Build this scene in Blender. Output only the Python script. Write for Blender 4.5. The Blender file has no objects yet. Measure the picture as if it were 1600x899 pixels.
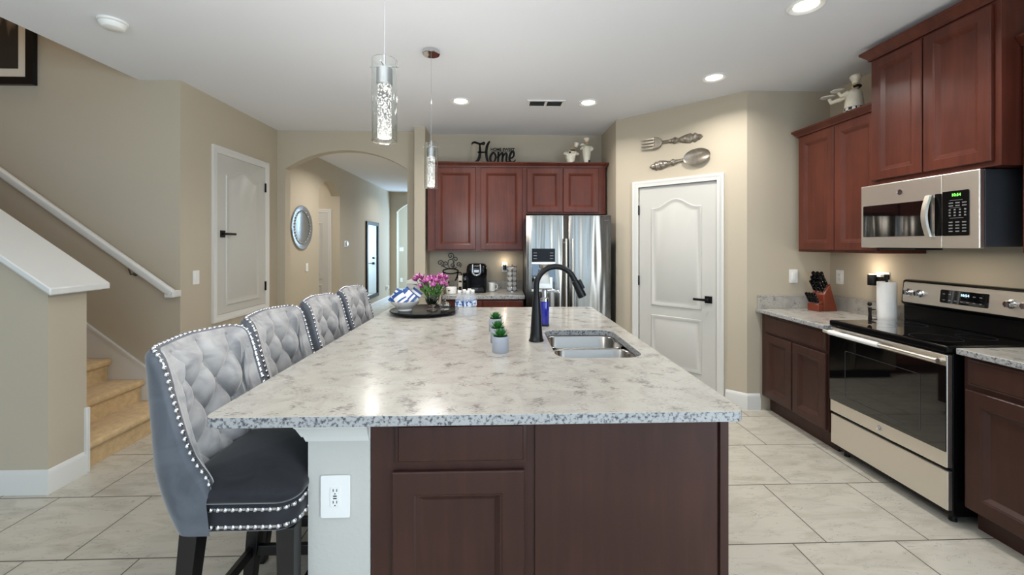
import bpy, bmesh, math, random
from math import sin, cos, pi, radians, sqrt, atan2
from mathutils import Vector, Matrix
random.seed(7)
SC = bpy.context.scene
COL = SC.collection

# ------------------------------------------------------------------ camera, world, lights, exposure
CAM_H = 1.47
cd = bpy.data.cameras.new('camera'); cam = bpy.data.objects.new('camera', cd); COL.objects.link(cam)
cam.location = (0, 0, CAM_H); cam.rotation_euler = (pi/2, 0, -radians(1.8))
cd.sensor_width = 36; cd.lens = 36*650/1600; cd.shift_x = 0; cd.shift_y = -67.5/1600
cd.clip_start = .05; cd.clip_end = 100
SC.camera = cam
SC.view_settings.view_transform = 'Standard'; SC.view_settings.look = 'None'
SC.view_settings.exposure = 0.03; SC.view_settings.gamma = 1.0
SC.view_settings.use_curve_mapping = False
W = bpy.data.worlds.new('sky'); SC.world = W; W.use_nodes = True
W.node_tree.nodes['Background'].inputs[0].default_value = (.62, .80, 1, 1)
W.node_tree.nodes['Background'].inputs[1].default_value = 1.6
try:
    SC.cycles.use_denoising = True
    SC.cycles.max_bounces = 10; SC.cycles.diffuse_bounces = 6; SC.cycles.glossy_bounces = 5
    SC.cycles.transmission_bounces = 8; SC.cycles.transparent_max_bounces = 12
    SC.cycles.sample_clamp_indirect = 6; SC.cycles.caustics_refractive = False; SC.cycles.caustics_reflective = False
except Exception: pass

def area(name, loc, rot, sx, sy, energy, color, spread=180):
    l = bpy.data.lights.new(name, 'AREA'); l.shape = 'RECTANGLE'; l.size = sx; l.size_y = sy
    l.energy = energy; l.color = color; l.spread = radians(spread)
    o = bpy.data.objects.new(name, l); o.location = loc; o.rotation_euler = rot; COL.objects.link(o); return o
def disk(name, loc, r, energy, color, parent=None, spread=150):
    l = bpy.data.lights.new(name, 'AREA'); l.shape = 'DISK'; l.size = 2*r; l.energy = energy; l.color = color; l.spread = radians(spread)
    o = bpy.data.objects.new(name, l); o.location = loc; o.parent = parent; COL.objects.link(o); return o
def point(name, loc, energy, color, r=.02, parent=None):
    l = bpy.data.lights.new(name, 'POINT'); l.energy = energy; l.color = color; l.shadow_soft_size = r
    o = bpy.data.objects.new(name, l); o.location = loc; o.parent = parent; COL.objects.link(o); return o
DAY = (.48, .72, 1.0); WARM = (1.0, .86, .68); NEUT = (1.0, .965, .92)
CAN_W = 12
PEND_W = 15
# daylight through the three tall windows of the living room behind the camera
for k, x in enumerate((-3.3, -.7, 1.6)):
    area('window_daylight', (x, -4.42, 1.3), (radians(-90), 0, radians(180)), 1.3, 2.2, 26, DAY)
area('added_side_daylight', (2.93, -1.9, 1.25), (0, radians(90), 0), 2.1, 2.0, 135, (.76, .88, 1.0))  # side daylight added to brighten the left wall, its door unseen
# the upstairs landing and the front hall
area('landing_light', (-4.6, 3.05, 5.3), (0, 0, 0), 2.2, .7, 20, (1, .82, .66))
area('foyer_daylight', (-1.05, 11.9, 1.5), (0, radians(90), 0), 1.4, 1.0, 100, DAY)
# fill lights added where no fixture stands
# uplight added just ahead of the camera, brightening ceiling and left wall
area('added_ceiling_fill', (-.6, .2, 1.9), (radians(180), 0, 0), 2.2, 1.0, 40, (1, .97, .93))
for x, y in ((-1.9, 6.3), (-3.6, 7.05), (-1.9, 9.6)):
    disk('added_hall_light', (x, y, 2.825), .08, CAN_W if y < 5 else 8 if x < -3 else 24 if y < 8 else 14, NEUT)  # unseen ceiling lights added to brighten the hall and closet

# ------------------------------------------------------------------ materials
def lin(c):
    return tuple(((v/255)/12.92 if v/255 <= .04045 else ((v/255+.055)/1.055)**2.4) for v in c) + (1,)
MATS = {}
def mat(name, rgb, rough=.5, metal=0, bump=0, bscale=200, vary=0, vscale=8, **kw):
    m = bpy.data.materials.new(name); m.use_nodes = True; nt = m.node_tree; N = nt.nodes; b = N['Principled BSDF']
    b.inputs['Base Color'].default_value = lin(rgb); b.inputs['Roughness'].default_value = rough; b.inputs['Metallic'].default_value = metal
    for k, v in kw.items():
        k = {'coat': 'Coat Weight', 'coat_rough': 'Coat Roughness', 'trans': 'Transmission Weight', 'ior': 'IOR', 'sheen': 'Sheen Weight',
             'emit': 'Emission Strength', 'spec': 'Specular IOR Level', 'sss': 'Subsurface Weight', 'sheen_rough': 'Sheen Roughness', 'aniso': 'Anisotropic', 'alpha': 'Alpha'}[k]
        b.inputs[k].default_value = v
    if 'emit' in kw: b.inputs['Emission Color'].default_value = lin(rgb)
    tc = N.new('ShaderNodeTexCoord')
    if vary:
        n = N.new('ShaderNodeTexNoise'); n.inputs['Scale'].default_value = vscale; n.inputs['Detail'].default_value = 4
        nt.links.new(tc.outputs['Object'], n.inputs['Vector'])
        mx = N.new('ShaderNodeMix'); mx.data_type = 'RGBA'; c = lin(rgb)
        mx.inputs[6].default_value = tuple(v*(1-vary) for v in c[:3])+(1,); mx.inputs[7].default_value = tuple(min(1, v*(1+vary)) for v in c[:3])+(1,)
        nt.links.new(n.outputs['Fac'], mx.inputs[0]); nt.links.new(mx.outputs[2], b.inputs['Base Color'])
    if bump:
        n2 = N.new('ShaderNodeTexNoise'); n2.inputs['Scale'].default_value = bscale; n2.inputs['Detail'].default_value = 3
        nt.links.new(tc.outputs['Object'], n2.inputs['Vector'])
        bp = N.new('ShaderNodeBump'); bp.inputs['Strength'].default_value = bump; bp.inputs['Distance'].default_value = .003
        nt.links.new(n2.outputs['Fac'], bp.inputs['Height']); nt.links.new(bp.outputs['Normal'], b.inputs['Normal'])
    MATS[name] = m; return m
def nodes(m): return m.node_tree, m.node_tree.nodes, m.node_tree.links, m.node_tree.nodes['Principled BSDF']

wall_m = mat('wall_paint', (190, 179, 159), .75, bump=.12, bscale=60, spec=.3)
ceil_m = mat('ceiling_paint', (234, 236, 240), .9, bump=.15, bscale=45, spec=.2)
white_m = mat('white_trim_paint', (220, 219, 214), .38, bump=.02, bscale=30)
door_m = mat('white_door_paint', (200, 198, 191), .42, bump=.02, bscale=30)
plate_m = mat('white_plastic', (238, 238, 234), .35)
column_m = mat('column_paint', (196, 194, 187), .8, bump=.35, bscale=55, spec=.3)
black_m = mat('matte_black_metal', (14, 14, 15), .38, metal=.3)
blackgloss_m = mat('black_gloss_plastic', (9, 9, 10), .25, coat=0, spec=.2)
ink_m = mat('flat_black', (6, 6, 6), .6, spec=.2)
blackglass_m = mat('black_glass', (8, 8, 9), .04, coat=1, coat_rough=.02, spec=.6)
blackwood_m = mat('black_stained_wood', (17, 15, 15), .35, bump=.05, bscale=50)
chrome_m = mat('chrome', (215, 215, 218), .08, metal=1)
nail_m = mat('nickel_nailhead', (215, 215, 220), .16, metal=1)
darkgrey_m = mat('charcoal_enamel', (52, 54, 58), .45)
ceramic_m = mat('white_ceramic', (238, 236, 230), .15, coat=.4)
figure_m = mat('cream_ceramic', (236, 228, 208), .35, vary=.15, vscale=60)
concrete_m = mat('pale_concrete', (158, 162, 171), .85, bump=.15, bscale=160, vary=.05, vscale=40)
paper_m = mat('paper_towel', (240, 240, 238), .95, bump=.3, bscale=300)
knifewood_m = mat('cherry_block_wood', (112, 46, 24), .4, vary=.3, vscale=18, coat=.2)
pewter_m = mat('antique_pewter', (150, 142, 130), .33, metal=.85, vary=.35, vscale=40)
silver_m = mat('silvered_glass', (168, 172, 176), .22, metal=.8, vary=.12, vscale=25)
mirror_m = mat('mirror', (235, 238, 240), .01, metal=1)
leaf_m = mat('succulent_green', (44, 104, 44), .45, vary=.45, vscale=40)
stem_m = mat('flower_stem_green', (74, 124, 48), .5, vary=.3, vscale=30)
petal_m = mat('magenta_petal', (164, 62, 138), .5, vary=.55, vscale=55, sss=.1)
petal2_m = mat('pink_petal', (222, 158, 206), .5, vary=.35, vscale=55, sss=.1)
soil_m = mat('dark_soil', (40, 32, 26), .95, bump=.6, bscale=120)
glass_m = mat('clear_glass', (250, 253, 252), .02, trans=1, ior=1.45)
pet_m = mat('clear_bottle_plastic', (235, 242, 250), .12, alpha=.17, spec=.6)
water_m = mat('water', (235, 246, 252), .0, trans=1, ior=1.33)
label_m = mat('blue_bottle_label', (74, 118, 180), .4, vary=.85, vscale=55)
soap_m = mat('blue_soap', (34, 40, 150), .08, coat=.6)
bluepack_m = mat('blue_printed_foil', (44, 82, 146), .3, vary=.4, vscale=35)
lens_m = mat('light_lens', (255, 248, 236), .5, emit=9)
glow_m = mat('night_light_lens', (255, 232, 190), .5, emit=2)
crystal_m = mat('lit_bubble_crystal', (255, 252, 246), .4, emit=1.7)
clockg_m = mat('green_led', (120, 255, 90), .5, emit=2.5)
clockb_m = mat('pale_blue_led', (190, 235, 255), .5, emit=2.0)
keys_m = mat('grey_key_print', (130, 130, 132), .5)
pod_m = mat('foil_pod_lid', (226, 224, 218), .35, metal=.3, vary=.4, vscale=90)
mattegrey_m = mat('grey_scroll_metal', (96, 96, 96), .5, metal=.5)
mat_board_m = mat('cream_mat_board', (222, 212, 194), .8)
hold_m = mat('bronze_metal', (34, 29, 26), .4, metal=.6)

nt, N, L, b = nodes(label_m)
tc = N.new('ShaderNodeTexCoord'); n = N.new('ShaderNodeTexNoise'); n.inputs['Scale'].default_value = 42; n.inputs['Detail'].default_value = 1
L.new(tc.outputs['Object'], n.inputs['Vector']); r_ = N.new('ShaderNodeValToRGB'); r_.color_ramp.elements[0].position = .46; r_.color_ramp.elements[0].color = lin((48, 92, 158))
r_.color_ramp.elements[1].position = .56; r_.color_ramp.elements[1].color = lin((214, 224, 236)); L.new(n.outputs['Fac'], r_.inputs['Fac']); L.new(r_.outputs[0], b.inputs['Base Color'])
# crystal: white bubbled rod, lit, darker bubbles
nt, N, L, b = nodes(crystal_m)
tc = N.new('ShaderNodeTexCoord'); vo = N.new('ShaderNodeTexVoronoi'); vo.inputs['Scale'].default_value = 130
L.new(tc.outputs['Object'], vo.inputs['Vector'])
rp = N.new('ShaderNodeValToRGB'); rp.color_ramp.elements[0].position = .2; rp.color_ramp.elements[0].color = (1, .97, .92, 1)
rp.color_ramp.elements[1].position = .62; rp.color_ramp.elements[1].color = (.09, .088, .083, 1)
L.new(vo.outputs['Distance'], rp.inputs['Fac']); L.new(rp.outputs[0], b.inputs['Emission Color'])

def make_wood(name, c0, c1, rough, sx=1.0, coat=.10, spec=.28):
    m = mat(name, c0, rough, coat=coat, coat_rough=.25, spec=spec); nt, N, L, b = nodes(m)
    tc = N.new('ShaderNodeTexCoord'); mp = N.new('ShaderNodeMapping'); mp.inputs['Scale'].default_value = (26*sx, 26*sx, 1.6)
    L.new(tc.outputs['Object'], mp.inputs['Vector'])
    n = N.new('ShaderNodeTexNoise'); n.inputs['Scale'].default_value = 1.0; n.inputs['Detail'].default_value = 6; n.inputs['Distortion'].default_value = .6
    L.new(mp.outputs[0], n.inputs['Vector'])
    n2 = N.new('ShaderNodeTexNoise'); n2.inputs['Scale'].default_value = 3.0; n2.inputs['Detail'].default_value = 2
    L.new(tc.outputs['Object'], n2.inputs['Vector'])
    ad = N.new('ShaderNodeMath'); ad.operation = 'ADD'; L.new(n.outputs['Fac'], ad.inputs[0]); L.new(n2.outputs['Fac'], ad.inputs[1])
    r = N.new('ShaderNodeValToRGB'); e = r.color_ramp.elements
    e[0].position = .65; e[0].color = lin(c0); e[1].position = 1.3; e[1].color = lin(c1)
    ha = N.new('ShaderNodeMath'); ha.operation = 'MULTIPLY'; ha.inputs[1].default_value = .8
    L.new(ad.outputs[0], ha.inputs[0]); L.new(ha.outputs[0], r.inputs['Fac']); L.new(r.outputs[0], b.inputs['Base Color'])
    return m
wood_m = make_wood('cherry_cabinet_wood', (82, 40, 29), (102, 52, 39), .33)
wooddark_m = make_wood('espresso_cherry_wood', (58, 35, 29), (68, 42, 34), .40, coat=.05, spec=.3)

def make_steel(name, rgb, rough, axis):
    m = mat(name, rgb, rough, metal=1); nt, N, L, b = nodes(m)
    tc = N.new('ShaderNodeTexCoord'); mp = N.new('ShaderNodeMapping'); s = [110, 110, 110]; s[axis] = 2; mp.inputs['Scale'].default_value = s
    L.new(tc.outputs['Object'], mp.inputs['Vector'])
    n = N.new('ShaderNodeTexNoise'); n.inputs['Scale'].default_value = 1; n.inputs['Detail'].default_value = 2
    L.new(mp.outputs[0], n.inputs['Vector'])
    mr = N.new('ShaderNodeMapRange'); mr.inputs[3].default_value = rough*.95; mr.inputs[4].default_value = rough*1.06
    L.new(n.outputs['Fac'], mr.inputs[0]); L.new(mr.outputs[0], b.inputs['Roughness'])
    return m
steel_m = make_steel('brushed_steel', (238, 232, 222), .33, 0)
sink_m = make_steel('sink_steel', (158, 156, 152), .26, 0)
fridge_m = make_steel('fridge_steel', (142, 137, 129), .2, 0)
nt, N, L, b = nodes(fridge_m)      # sheet steel that waves slightly along its width
tc = N.new('ShaderNodeTexCoord'); mp = N.new('ShaderNodeMapping'); mp.inputs['Scale'].default_value = (9, 9, .7)
L.new(tc.outputs['Object'], mp.inputs['Vector']); n = N.new('ShaderNodeTexNoise'); n.inputs['Scale'].default_value = 1; n.inputs['Detail'].default_value = 1
L.new(mp.outputs[0], n.inputs['Vector']); bp = N.new('ShaderNodeBump'); bp.inputs['Strength'].default_value = .55; bp.inputs['Distance'].default_value = .03
L.new(n.outputs['Fac'], bp.inputs['Height']); L.new(bp.outputs[0], b.inputs['Normal'])

def make_granite(name='cream_granite', edge=True):
    m = mat(name, (208, 205, 194), .22, coat=.14, coat_rough=.05, spec=.3); nt, N, L, b = nodes(m)
    tc = N.new('ShaderNodeTexCoord')
    big = N.new('ShaderNodeTexNoise'); big.inputs['Scale'].default_value = 9; big.inputs['Detail'].default_value = 6; big.inputs['Distortion'].default_value = 1.2
    L.new(tc.outputs['Object'], big.inputs['Vector'])
    r1 = N.new('ShaderNodeValToRGB'); e = r1.color_ramp.elements
    e[0].position = .26; e[0].color = lin((163, 159, 151)); e[1].position = .56; e[1].color = lin((179, 176, 168))
    L.new(big.outputs['Fac'], r1.inputs['Fac'])
    mp = N.new('ShaderNodeMapping'); mp.inputs['Rotation'].default_value = (0, 0, radians(-16)); mp.inputs['Scale'].default_value = (62, 250, 190)
    L.new(tc.outputs['Object'], mp.inputs['Vector'])
    fl = N.new('ShaderNodeTexNoise'); fl.inputs['Scale'].default_value = 1; fl.inputs['Detail'].default_value = 3; fl.inputs['Distortion'].default_value = .8
    L.new(mp.outputs[0], fl.inputs['Vector'])
    cl = N.new('ShaderNodeTexNoise'); cl.inputs['Scale'].default_value = 11; cl.inputs['Detail'].default_value = 3
    L.new(tc.outputs['Object'], cl.inputs['Vector'])
    ml = N.new('ShaderNodeMath'); ml.operation = 'MULTIPLY'; L.new(fl.outputs['Fac'], ml.inputs[0]); L.new(cl.outputs['Fac'], ml.inputs[1])
    r2 = N.new('ShaderNodeValToRGB'); e = r2.color_ramp.elements
    e[0].position = .160; e[0].color = (.72, .72, .72, 1); e[1].position = .194; e[1].color = (0, 0, 0, 1)
    L.new(ml.outputs[0], r2.inputs['Fac'])
    mx = N.new('ShaderNodeMix'); mx.data_type = 'RGBA'; mx.inputs[7].default_value = lin((104, 98, 97))
    L.new(r2.outputs[0], mx.inputs[0]); L.new(r1.outputs[0], mx.inputs[6])
    sp = N.new('ShaderNodeTexVoronoi'); sp.inputs['Scale'].default_value = 150; L.new(tc.outputs['Object'], sp.inputs['Vector'])
    r3 = N.new('ShaderNodeValToRGB'); e = r3.color_ramp.elements
    e[0].position = .10; e[0].color = (.45, .45, .45, 1); e[1].position = .2; e[1].color = (0, 0, 0, 1)
    L.new(sp.outputs['Distance'], r3.inputs['Fac'])
    mx2 = N.new('ShaderNodeMix'); mx2.data_type = 'RGBA'; mx2.inputs[7].default_value = lin((120, 112, 104))
    L.new(r3.outputs[0], mx2.inputs[0]); L.new(mx.outputs[2], mx2.inputs[6])
    if not edge:
        L.new(mx2.outputs[2], b.inputs['Base Color']); return m
    # the slab's cut edges show the flecks end-on: denser blue-grey grains
    sp2 = N.new('ShaderNodeTexNoise'); sp2.inputs['Scale'].default_value = 105; sp2.inputs['Detail'].default_value = 4; L.new(tc.outputs['Object'], sp2.inputs['Vector'])
    r4 = N.new('ShaderNodeValToRGB'); e = r4.color_ramp.elements; e[0].position = .34; e[0].color = lin((84, 84, 90)); e[1].position = .52; e[1].color = lin((172, 173, 172))
    L.new(sp2.outputs['Fac'], r4.inputs['Fac'])
    sn = N.new('ShaderNodeSeparateXYZ'); L.new(tc.outputs['Normal'], sn.inputs[0]); ab = N.new('ShaderNodeMath'); ab.operation = 'ABSOLUTE'; L.new(sn.outputs['Z'], ab.inputs[0])
    lt = N.new('ShaderNodeMath'); lt.operation = 'LESS_THAN'; lt.inputs[1].default_value = .5; L.new(ab.outputs[0], lt.inputs[0])
    mx3 = N.new('ShaderNodeMix'); mx3.data_type = 'RGBA'; L.new(lt.outputs[0], mx3.inputs[0]); L.new(mx2.outputs[2], mx3.inputs[6]); L.new(r4.outputs[0], mx3.inputs[7])
    L.new(mx3.outputs[2], b.inputs['Base Color'])
    return m
granite_m = make_granite()
splash_m = make_granite('cream_granite_backsplash', False)

def make_tile():
    m = mat('marble_look_floor_tile', (200, 197, 190), .28); nt, N, L, b = nodes(m)
    PX, PY, X0, Y0 = .52, .4945, 1.615, .022
    tc = N.new('ShaderNodeTexCoord'); sx = N.new('ShaderNodeSeparateXYZ'); L.new(tc.outputs['Object'], sx.inputs[0])
    def M(op, a, c=None):
        n = N.new('ShaderNodeMath'); n.operation = op
        for i, v in enumerate((a, c)):
            if v is None: continue
            if isinstance(v, (int, float)): n.inputs[i].default_value = v
            else: L.new(v, n.inputs[i])
        return n.outputs[0]
    v = M('DIVIDE', M('SUBTRACT', sx.outputs['Y'], Y0), PY); row = M('FLOOR', v); fv = M('SUBTRACT', v, row)
    u = M('DIVIDE', M('SUBTRACT', sx.outputs['X'], X0), PX); u = M('SUBTRACT', u, M('MULTIPLY', M('SUBTRACT', row, 4), 1/3))
    cu = M('FLOOR', u); fu = M('SUBTRACT', u, cu)
    g = .0045
    du = M('MULTIPLY', M('MINIMUM', fu, M('SUBTRACT', 1, fu)), PX); dv = M('MULTIPLY', M('MINIMUM', fv, M('SUBTRACT', 1, fv)), PY)
    grout = M('LESS_THAN', M('MINIMUM', du, dv), g*.72)
    cb = N.new('ShaderNodeCombineXYZ'); L.new(cu, cb.inputs[0]); L.new(row, cb.inputs[1])
    wn = N.new('ShaderNodeTexWhiteNoise'); wn.noise_dimensions = '3D'; L.new(cb.outputs[0], wn.inputs['Vector'])
    va = N.new('ShaderNodeVectorMath'); va.operation = 'MULTIPLY_ADD'; va.inputs[1].default_value = (9, 9, 9)
    L.new(wn.outputs['Color'], va.inputs[0]); L.new(tc.outputs['Object'], va.inputs[2])
    mp = N.new('ShaderNodeMapping'); mp.inputs['Rotation'].default_value = (0, 0, radians(-38)); mp.inputs['Scale'].default_value = (3.0, 9, 3)
    L.new(va.outputs[0], mp.inputs['Vector'])
    n1 = N.new('ShaderNodeTexNoise'); n1.inputs['Scale'].default_value = 1.3; n1.inputs['Detail'].default_value = 6; n1.inputs['Distortion'].default_value = .9
    L.new(mp.outputs[0], n1.inputs['Vector'])
    r = N.new('ShaderNodeValToRGB'); e = r.color_ramp.elements
    e[0].position = .25; e[0].color = lin((180, 173, 158)); e[1].position = .55; e[1].color = lin((200, 194, 180))
    L.new(n1.outputs['Fac'], r.inputs['Fac'])
    n2 = N.new('ShaderNodeTexNoise'); n2.inputs['Scale'].default_value = 3; n2.inputs['Detail'].default_value = 8; n2.inputs['Distortion'].default_value = 1.5
    L.new(mp.outputs[0], n2.inputs['Vector'])
    vein = M('LESS_THAN', M('ABSOLUTE', M('SUBTRACT', n2.outputs['Fac'], .40)), .008)
    vein = M('MULTIPLY', vein, .6)
    mx = N.new('ShaderNodeMix'); mx.data_type = 'RGBA'; mx.inputs[7].default_value = lin((150, 144, 134))
    L.new(vein, mx.inputs[0]); L.new(r.outputs[0], mx.inputs[6])
    mx2 = N.new('ShaderNodeMix'); mx2.data_type = 'RGBA'; mx2.inputs[7].default_value = lin((92, 86, 76))
    L.new(grout, mx2.inputs[0]); L.new(mx.outputs[2], mx2.inputs[6]); L.new(mx2.outputs[2], b.inputs['Base Color'])
    mr = M('ADD', M('MULTIPLY', grout, .4), .26); L.new(mr, b.inputs['Roughness'])
    return m
tile_m = make_tile()

def make_velvet(name, rgb, rgb2):
    m = mat(name, rgb, .75, sheen=.55, sheen_rough=.35, spec=.2); nt, N, L, b = nodes(m)
    tc = N.new('ShaderNodeTexCoord'); n = N.new('ShaderNodeTexNoise'); n.inputs['Scale'].default_value = 9; n.inputs['Detail'].default_value = 4; n.inputs['Distortion'].default_value = 1
    L.new(tc.outputs['Object'], n.inputs['Vector'])
    r = N.new('ShaderNodeValToRGB'); e = r.color_ramp.elements; e[0].position = .35; e[0].color = lin(rgb2); e[1].position = .6; e[1].color = lin(rgb)
    L.new(n.outputs['Fac'], r.inputs['Fac']); L.new(r.outputs[0], b.inputs['Base Color'])
    return m
velvet_m = make_velvet('grey_velvet', (172, 171, 170), (140, 140, 142))
velvetout_m = make_velvet('grey_velvet_outer_shade', (96, 101, 108), (84, 88, 94))  # same grey velvet, shade on the outer side put into the colour
seat_m = make_velvet('grey_velvet_seat_shade', (46, 47, 51), (36, 37, 41))  # same grey velvet, darkened in colour for the shade on the seat
carpet_m = mat('tan_carpet', (205, 176, 132), .98, bump=1.0, bscale=90, vary=.3, vscale=26, spec=.1, sheen=.3)

def make_art():
    m = mat('abstract_art', (60, 50, 44), .6); nt, N, L, b = nodes(m)
    tc = N.new('ShaderNodeTexCoord'); mp = N.new('ShaderNodeMapping'); mp.inputs['Scale'].default_value = (14, 14, 1.5)
    L.new(tc.outputs['Object'], mp.inputs['Vector']); n = N.new('ShaderNodeTexNoise'); n.inputs['Scale'].default_value = 1; n.inputs['Detail'].default_value = 3
    L.new(mp.outputs[0], n.inputs['Vector'])
    sp = N.new('ShaderNodeSeparateXYZ'); L.new(tc.outputs['Object'], sp.inputs[0])
    mr = N.new('ShaderNodeMapRange'); mr.inputs[1].default_value = .25; mr.inputs[2].default_value = .75; mr.inputs[3].default_value = -.35; mr.inputs[4].default_value = .35
    L.new(sp.outputs['Z'], mr.inputs[0]); ad = N.new('ShaderNodeMath'); L.new(n.outputs['Fac'], ad.inputs[0]); L.new(mr.outputs[0], ad.inputs[1])
    r = N.new('ShaderNodeValToRGB'); e = r.color_ramp.elements; e[0].position = .4; e[0].color = lin((42, 36, 32)); e[1].position = .8; e[1].color = lin((168, 150, 130))
    L.new(ad.outputs[0], r.inputs['Fac']); L.new(r.outputs[0], b.inputs['Base Color']); return m
art_m = make_art()

# ------------------------------------------------------------------ mesh helpers
class MB:
    def __init__(s): s.v = []; s.f = []; s.mark = 0
    def add(s, vs, fs):
        o = len(s.v); s.v += [Vector(p) for p in vs]; s.f += [[i+o for i in f] for f in fs]; return s
    def xf(s, M, start=0):
        for i in range(start, len(s.v)): s.v[i] = M @ s.v[i]
        return s
    def box(s, x0, x1, y0, y1, z0, z1):
        return s.add([(x0,y0,z0),(x1,y0,z0),(x1,y1,z0),(x0,y1,z0),(x0,y0,z1),(x1,y0,z1),(x1,y1,z1),(x0,y1,z1)],
                     [(0,3,2,1),(4,5,6,7),(0,1,5,4),(1,2,6,5),(2,3,7,6),(3,0,4,7)])
    def loft(s, loops, closed=True, cap0=False, cap1=False):
        n = len(loops[0]); vs = [p for l in loops for p in l]; fs = []
        for k in range(len(loops)-1):
            for i in range(n if closed else n-1):
                j = (i+1) % n; fs.append((k*n+i, k*n+j, (k+1)*n+j, (k+1)*n+i))
        if cap0: fs.append(tuple(range(n)))
        if cap1: fs.append(tuple((len(loops)-1)*n+i for i in reversed(range(n))))
        return s.add(vs, fs)
    def lathe(s, prof, n=24, c=(0,0,0), cap0=True, cap1=True, M=None, sq=1.0):
        st = len(s.v)
        loops = [[(r*cos(2*pi*i/n), sq*r*sin(2*pi*i/n), z) for i in range(n)] for r, z in prof]
        s.loft(loops, True, cap0, cap1)
        T = Matrix.Translation(c)
        if M is not None: T = T @ M
        return s.xf(T, st)
    def ell(s, c, r, n=16, m=10, M=None):
        prof = [(max(1e-4, sin(pi*k/m)), -cos(pi*k/m)) for k in range(m+1)]
        st = len(s.v); loops = [[(q*cos(2*pi*i/n), q*sin(2*pi*i/n), z) for i in range(n)] for q, z in prof]
        s.loft(loops, True, True, True)
        S = Matrix.Diagonal((r[0], r[1], r[2], 1))
        return s.xf(Matrix.Translation(c) @ (M if M is not None else Matrix.Identity(4)) @ S, st)
    def tube(s, pts, r, n=10, closed=False, caps=True, sx=1.0):
        P = [Vector(p) for p in pts]; k = len(P); rs = r if isinstance(r, (list, tuple)) else [r]*k
        up = Vector((0, 0, 1)); prev = None; loops = []
        for i in range(k):
            a = P[(i-1) % k] if (closed or i > 0) else P[i]; c = P[(i+1) % k] if (closed or i < k-1) else P[i]
            t = (c-a).normalized()
            if prev is None:
                ref = up if abs(t.z) < .9 else Vector((1, 0, 0)); nx = t.cross(ref).normalized()
            else:
                nx = (prev - t*prev.dot(t)); nx = nx.normalized() if nx.length > 1e-6 else t.orthogonal().normalized()
            prev = nx; ny = t.cross(nx)
            loops.append([P[i]+nx*(cos(2*pi*j/n)*rs[i]*sx)+ny*(sin(2*pi*j/n)*rs[i]) for j in range(n)])
        if closed: loops.append(loops[0])
        return s.loft(loops, True, caps and not closed, caps and not closed)
    def prism(s, poly, M, d):
        """polygon in a local xy plane, extruded along local z by d, placed by M"""
        st = len(s.v); n = len(poly)
        s.add([(x, y, 0) for x, y in poly] + [(x, y, d) for x, y in poly],
              [tuple(reversed(range(n))), tuple(range(n, 2*n))] + [(i, (i+1) % n, n+(i+1) % n, n+i) for i in range(n)])
        return s.xf(M, st)
    def prismz(s, poly, z0, z1): return s.prism(poly, Matrix.Translation((0, 0, z0)), z1-z0)
    def sweep(s, path, prof, z=0, closed=False):
        """profile (out, up) swept along a plan path; 'out' is to the right of travel; mitred corners"""
        P = [Vector((p[0], p[1])) for p in path]; k = len(P); loops = []
        def rn(a, b): d = (b-a).normalized(); return Vector((d.y, -d.x))
        for i in range(k):
            if closed: n1 = rn(P[i-1], P[i]); n2 = rn(P[i], P[(i+1) % k])
            else:
                n1 = rn(P[i-1], P[i]) if i > 0 else rn(P[i], P[i+1]); n2 = rn(P[i], P[i+1]) if i < k-1 else n1
            m = (n1+n2); m = m/(m.dot(n1)) if m.length > 1e-6 else n1
            loops.append([(P[i].x+m.x*o, P[i].y+m.y*o, z+h) for o, h in prof])
        if closed: loops.append(loops[0])
        return s.loft(loops, True, not closed, not closed)
    def panel(s, x0, x1, z0, z1, steps, cap=True, arch=0, n=1, back=None):
        """concentric stepped panel in the xz plane; steps = [(inset, y)]; arch = rise of the top edge"""
        loops = []
        for ins, y in steps:
            a, c, e, g = x0+ins, x1-ins, z0+ins, z1-ins
            pts = [(a, y, e), (c, y, e)]
            if arch:
                K = 24
                for i in range(K+1):
                    u = i/K; q = abs(2*u-1)
                    bump = arch*(0.5+0.5*cos(pi*min(1, q/.86))) if q < .86 else 0
                    pts.append((c+(a-c)*u, y, g+bump))
            else: pts += [(c, y, g), (a, y, g)]
            loops.append(pts)
        return s.loft(loops, True, False, cap)
    def casing(s, x0, x1, z0, z1, wd, t, y=0, full=False):
        """door casing round an opening x0..x1, up to z1, profile stepping out of the wall at y"""
        prof = [(wd, y), (wd, y-t), (wd*.72, y-t), (wd*.6, y-t*.75), (wd*.2, y-t*.55), (0, y-t*.45), (0, y+.02)]
        loops = []
        for o, yy in prof:
            if full: loops.append([(x0-o, yy, z0-o), (x0-o, yy, z1+o), (x1+o, yy, z1+o), (x1+o, yy, z0-o)])
            else: loops.append([(x0-o, yy, z0), (x0-o, yy, z1+o), (x1+o, yy, z1+o), (x1+o, yy, z0)])
        return s.loft(loops, full)
    def build(s, name, m, parent=None, loc=None, smooth=40, bevel=0, seg=2, kind=None, label=None, remesh=0, doubles=False):
        me = bpy.data.meshes.new(name); me.from_pydata([tuple(p) for p in s.v], [], s.f); me.validate()
        bm = bmesh.new(); bm.from_mesh(me)
        if doubles: bmesh.ops.remove_doubles(bm, verts=bm.verts, dist=1e-5)
        bmesh.ops.recalc_face_normals(bm, faces=bm.faces); bm.to_mesh(me); bm.free()
        me.materials.append(m)
        if smooth:
            me.shade_smooth()
            if smooth < 180: me.set_sharp_from_angle(angle=radians(smooth))
        o = bpy.data.objects.new(name, me); COL.objects.link(o)
        if parent is not None: o.parent = parent
        if loc is not None: o.location = loc
        if remesh:
            r = o.modifiers.new('r', 'REMESH'); r.mode = 'VOXEL'; r.voxel_size = remesh; r.use_smooth_shade = True
            r2 = o.modifiers.new('s', 'SMOOTH'); r2.iterations = 4
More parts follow.
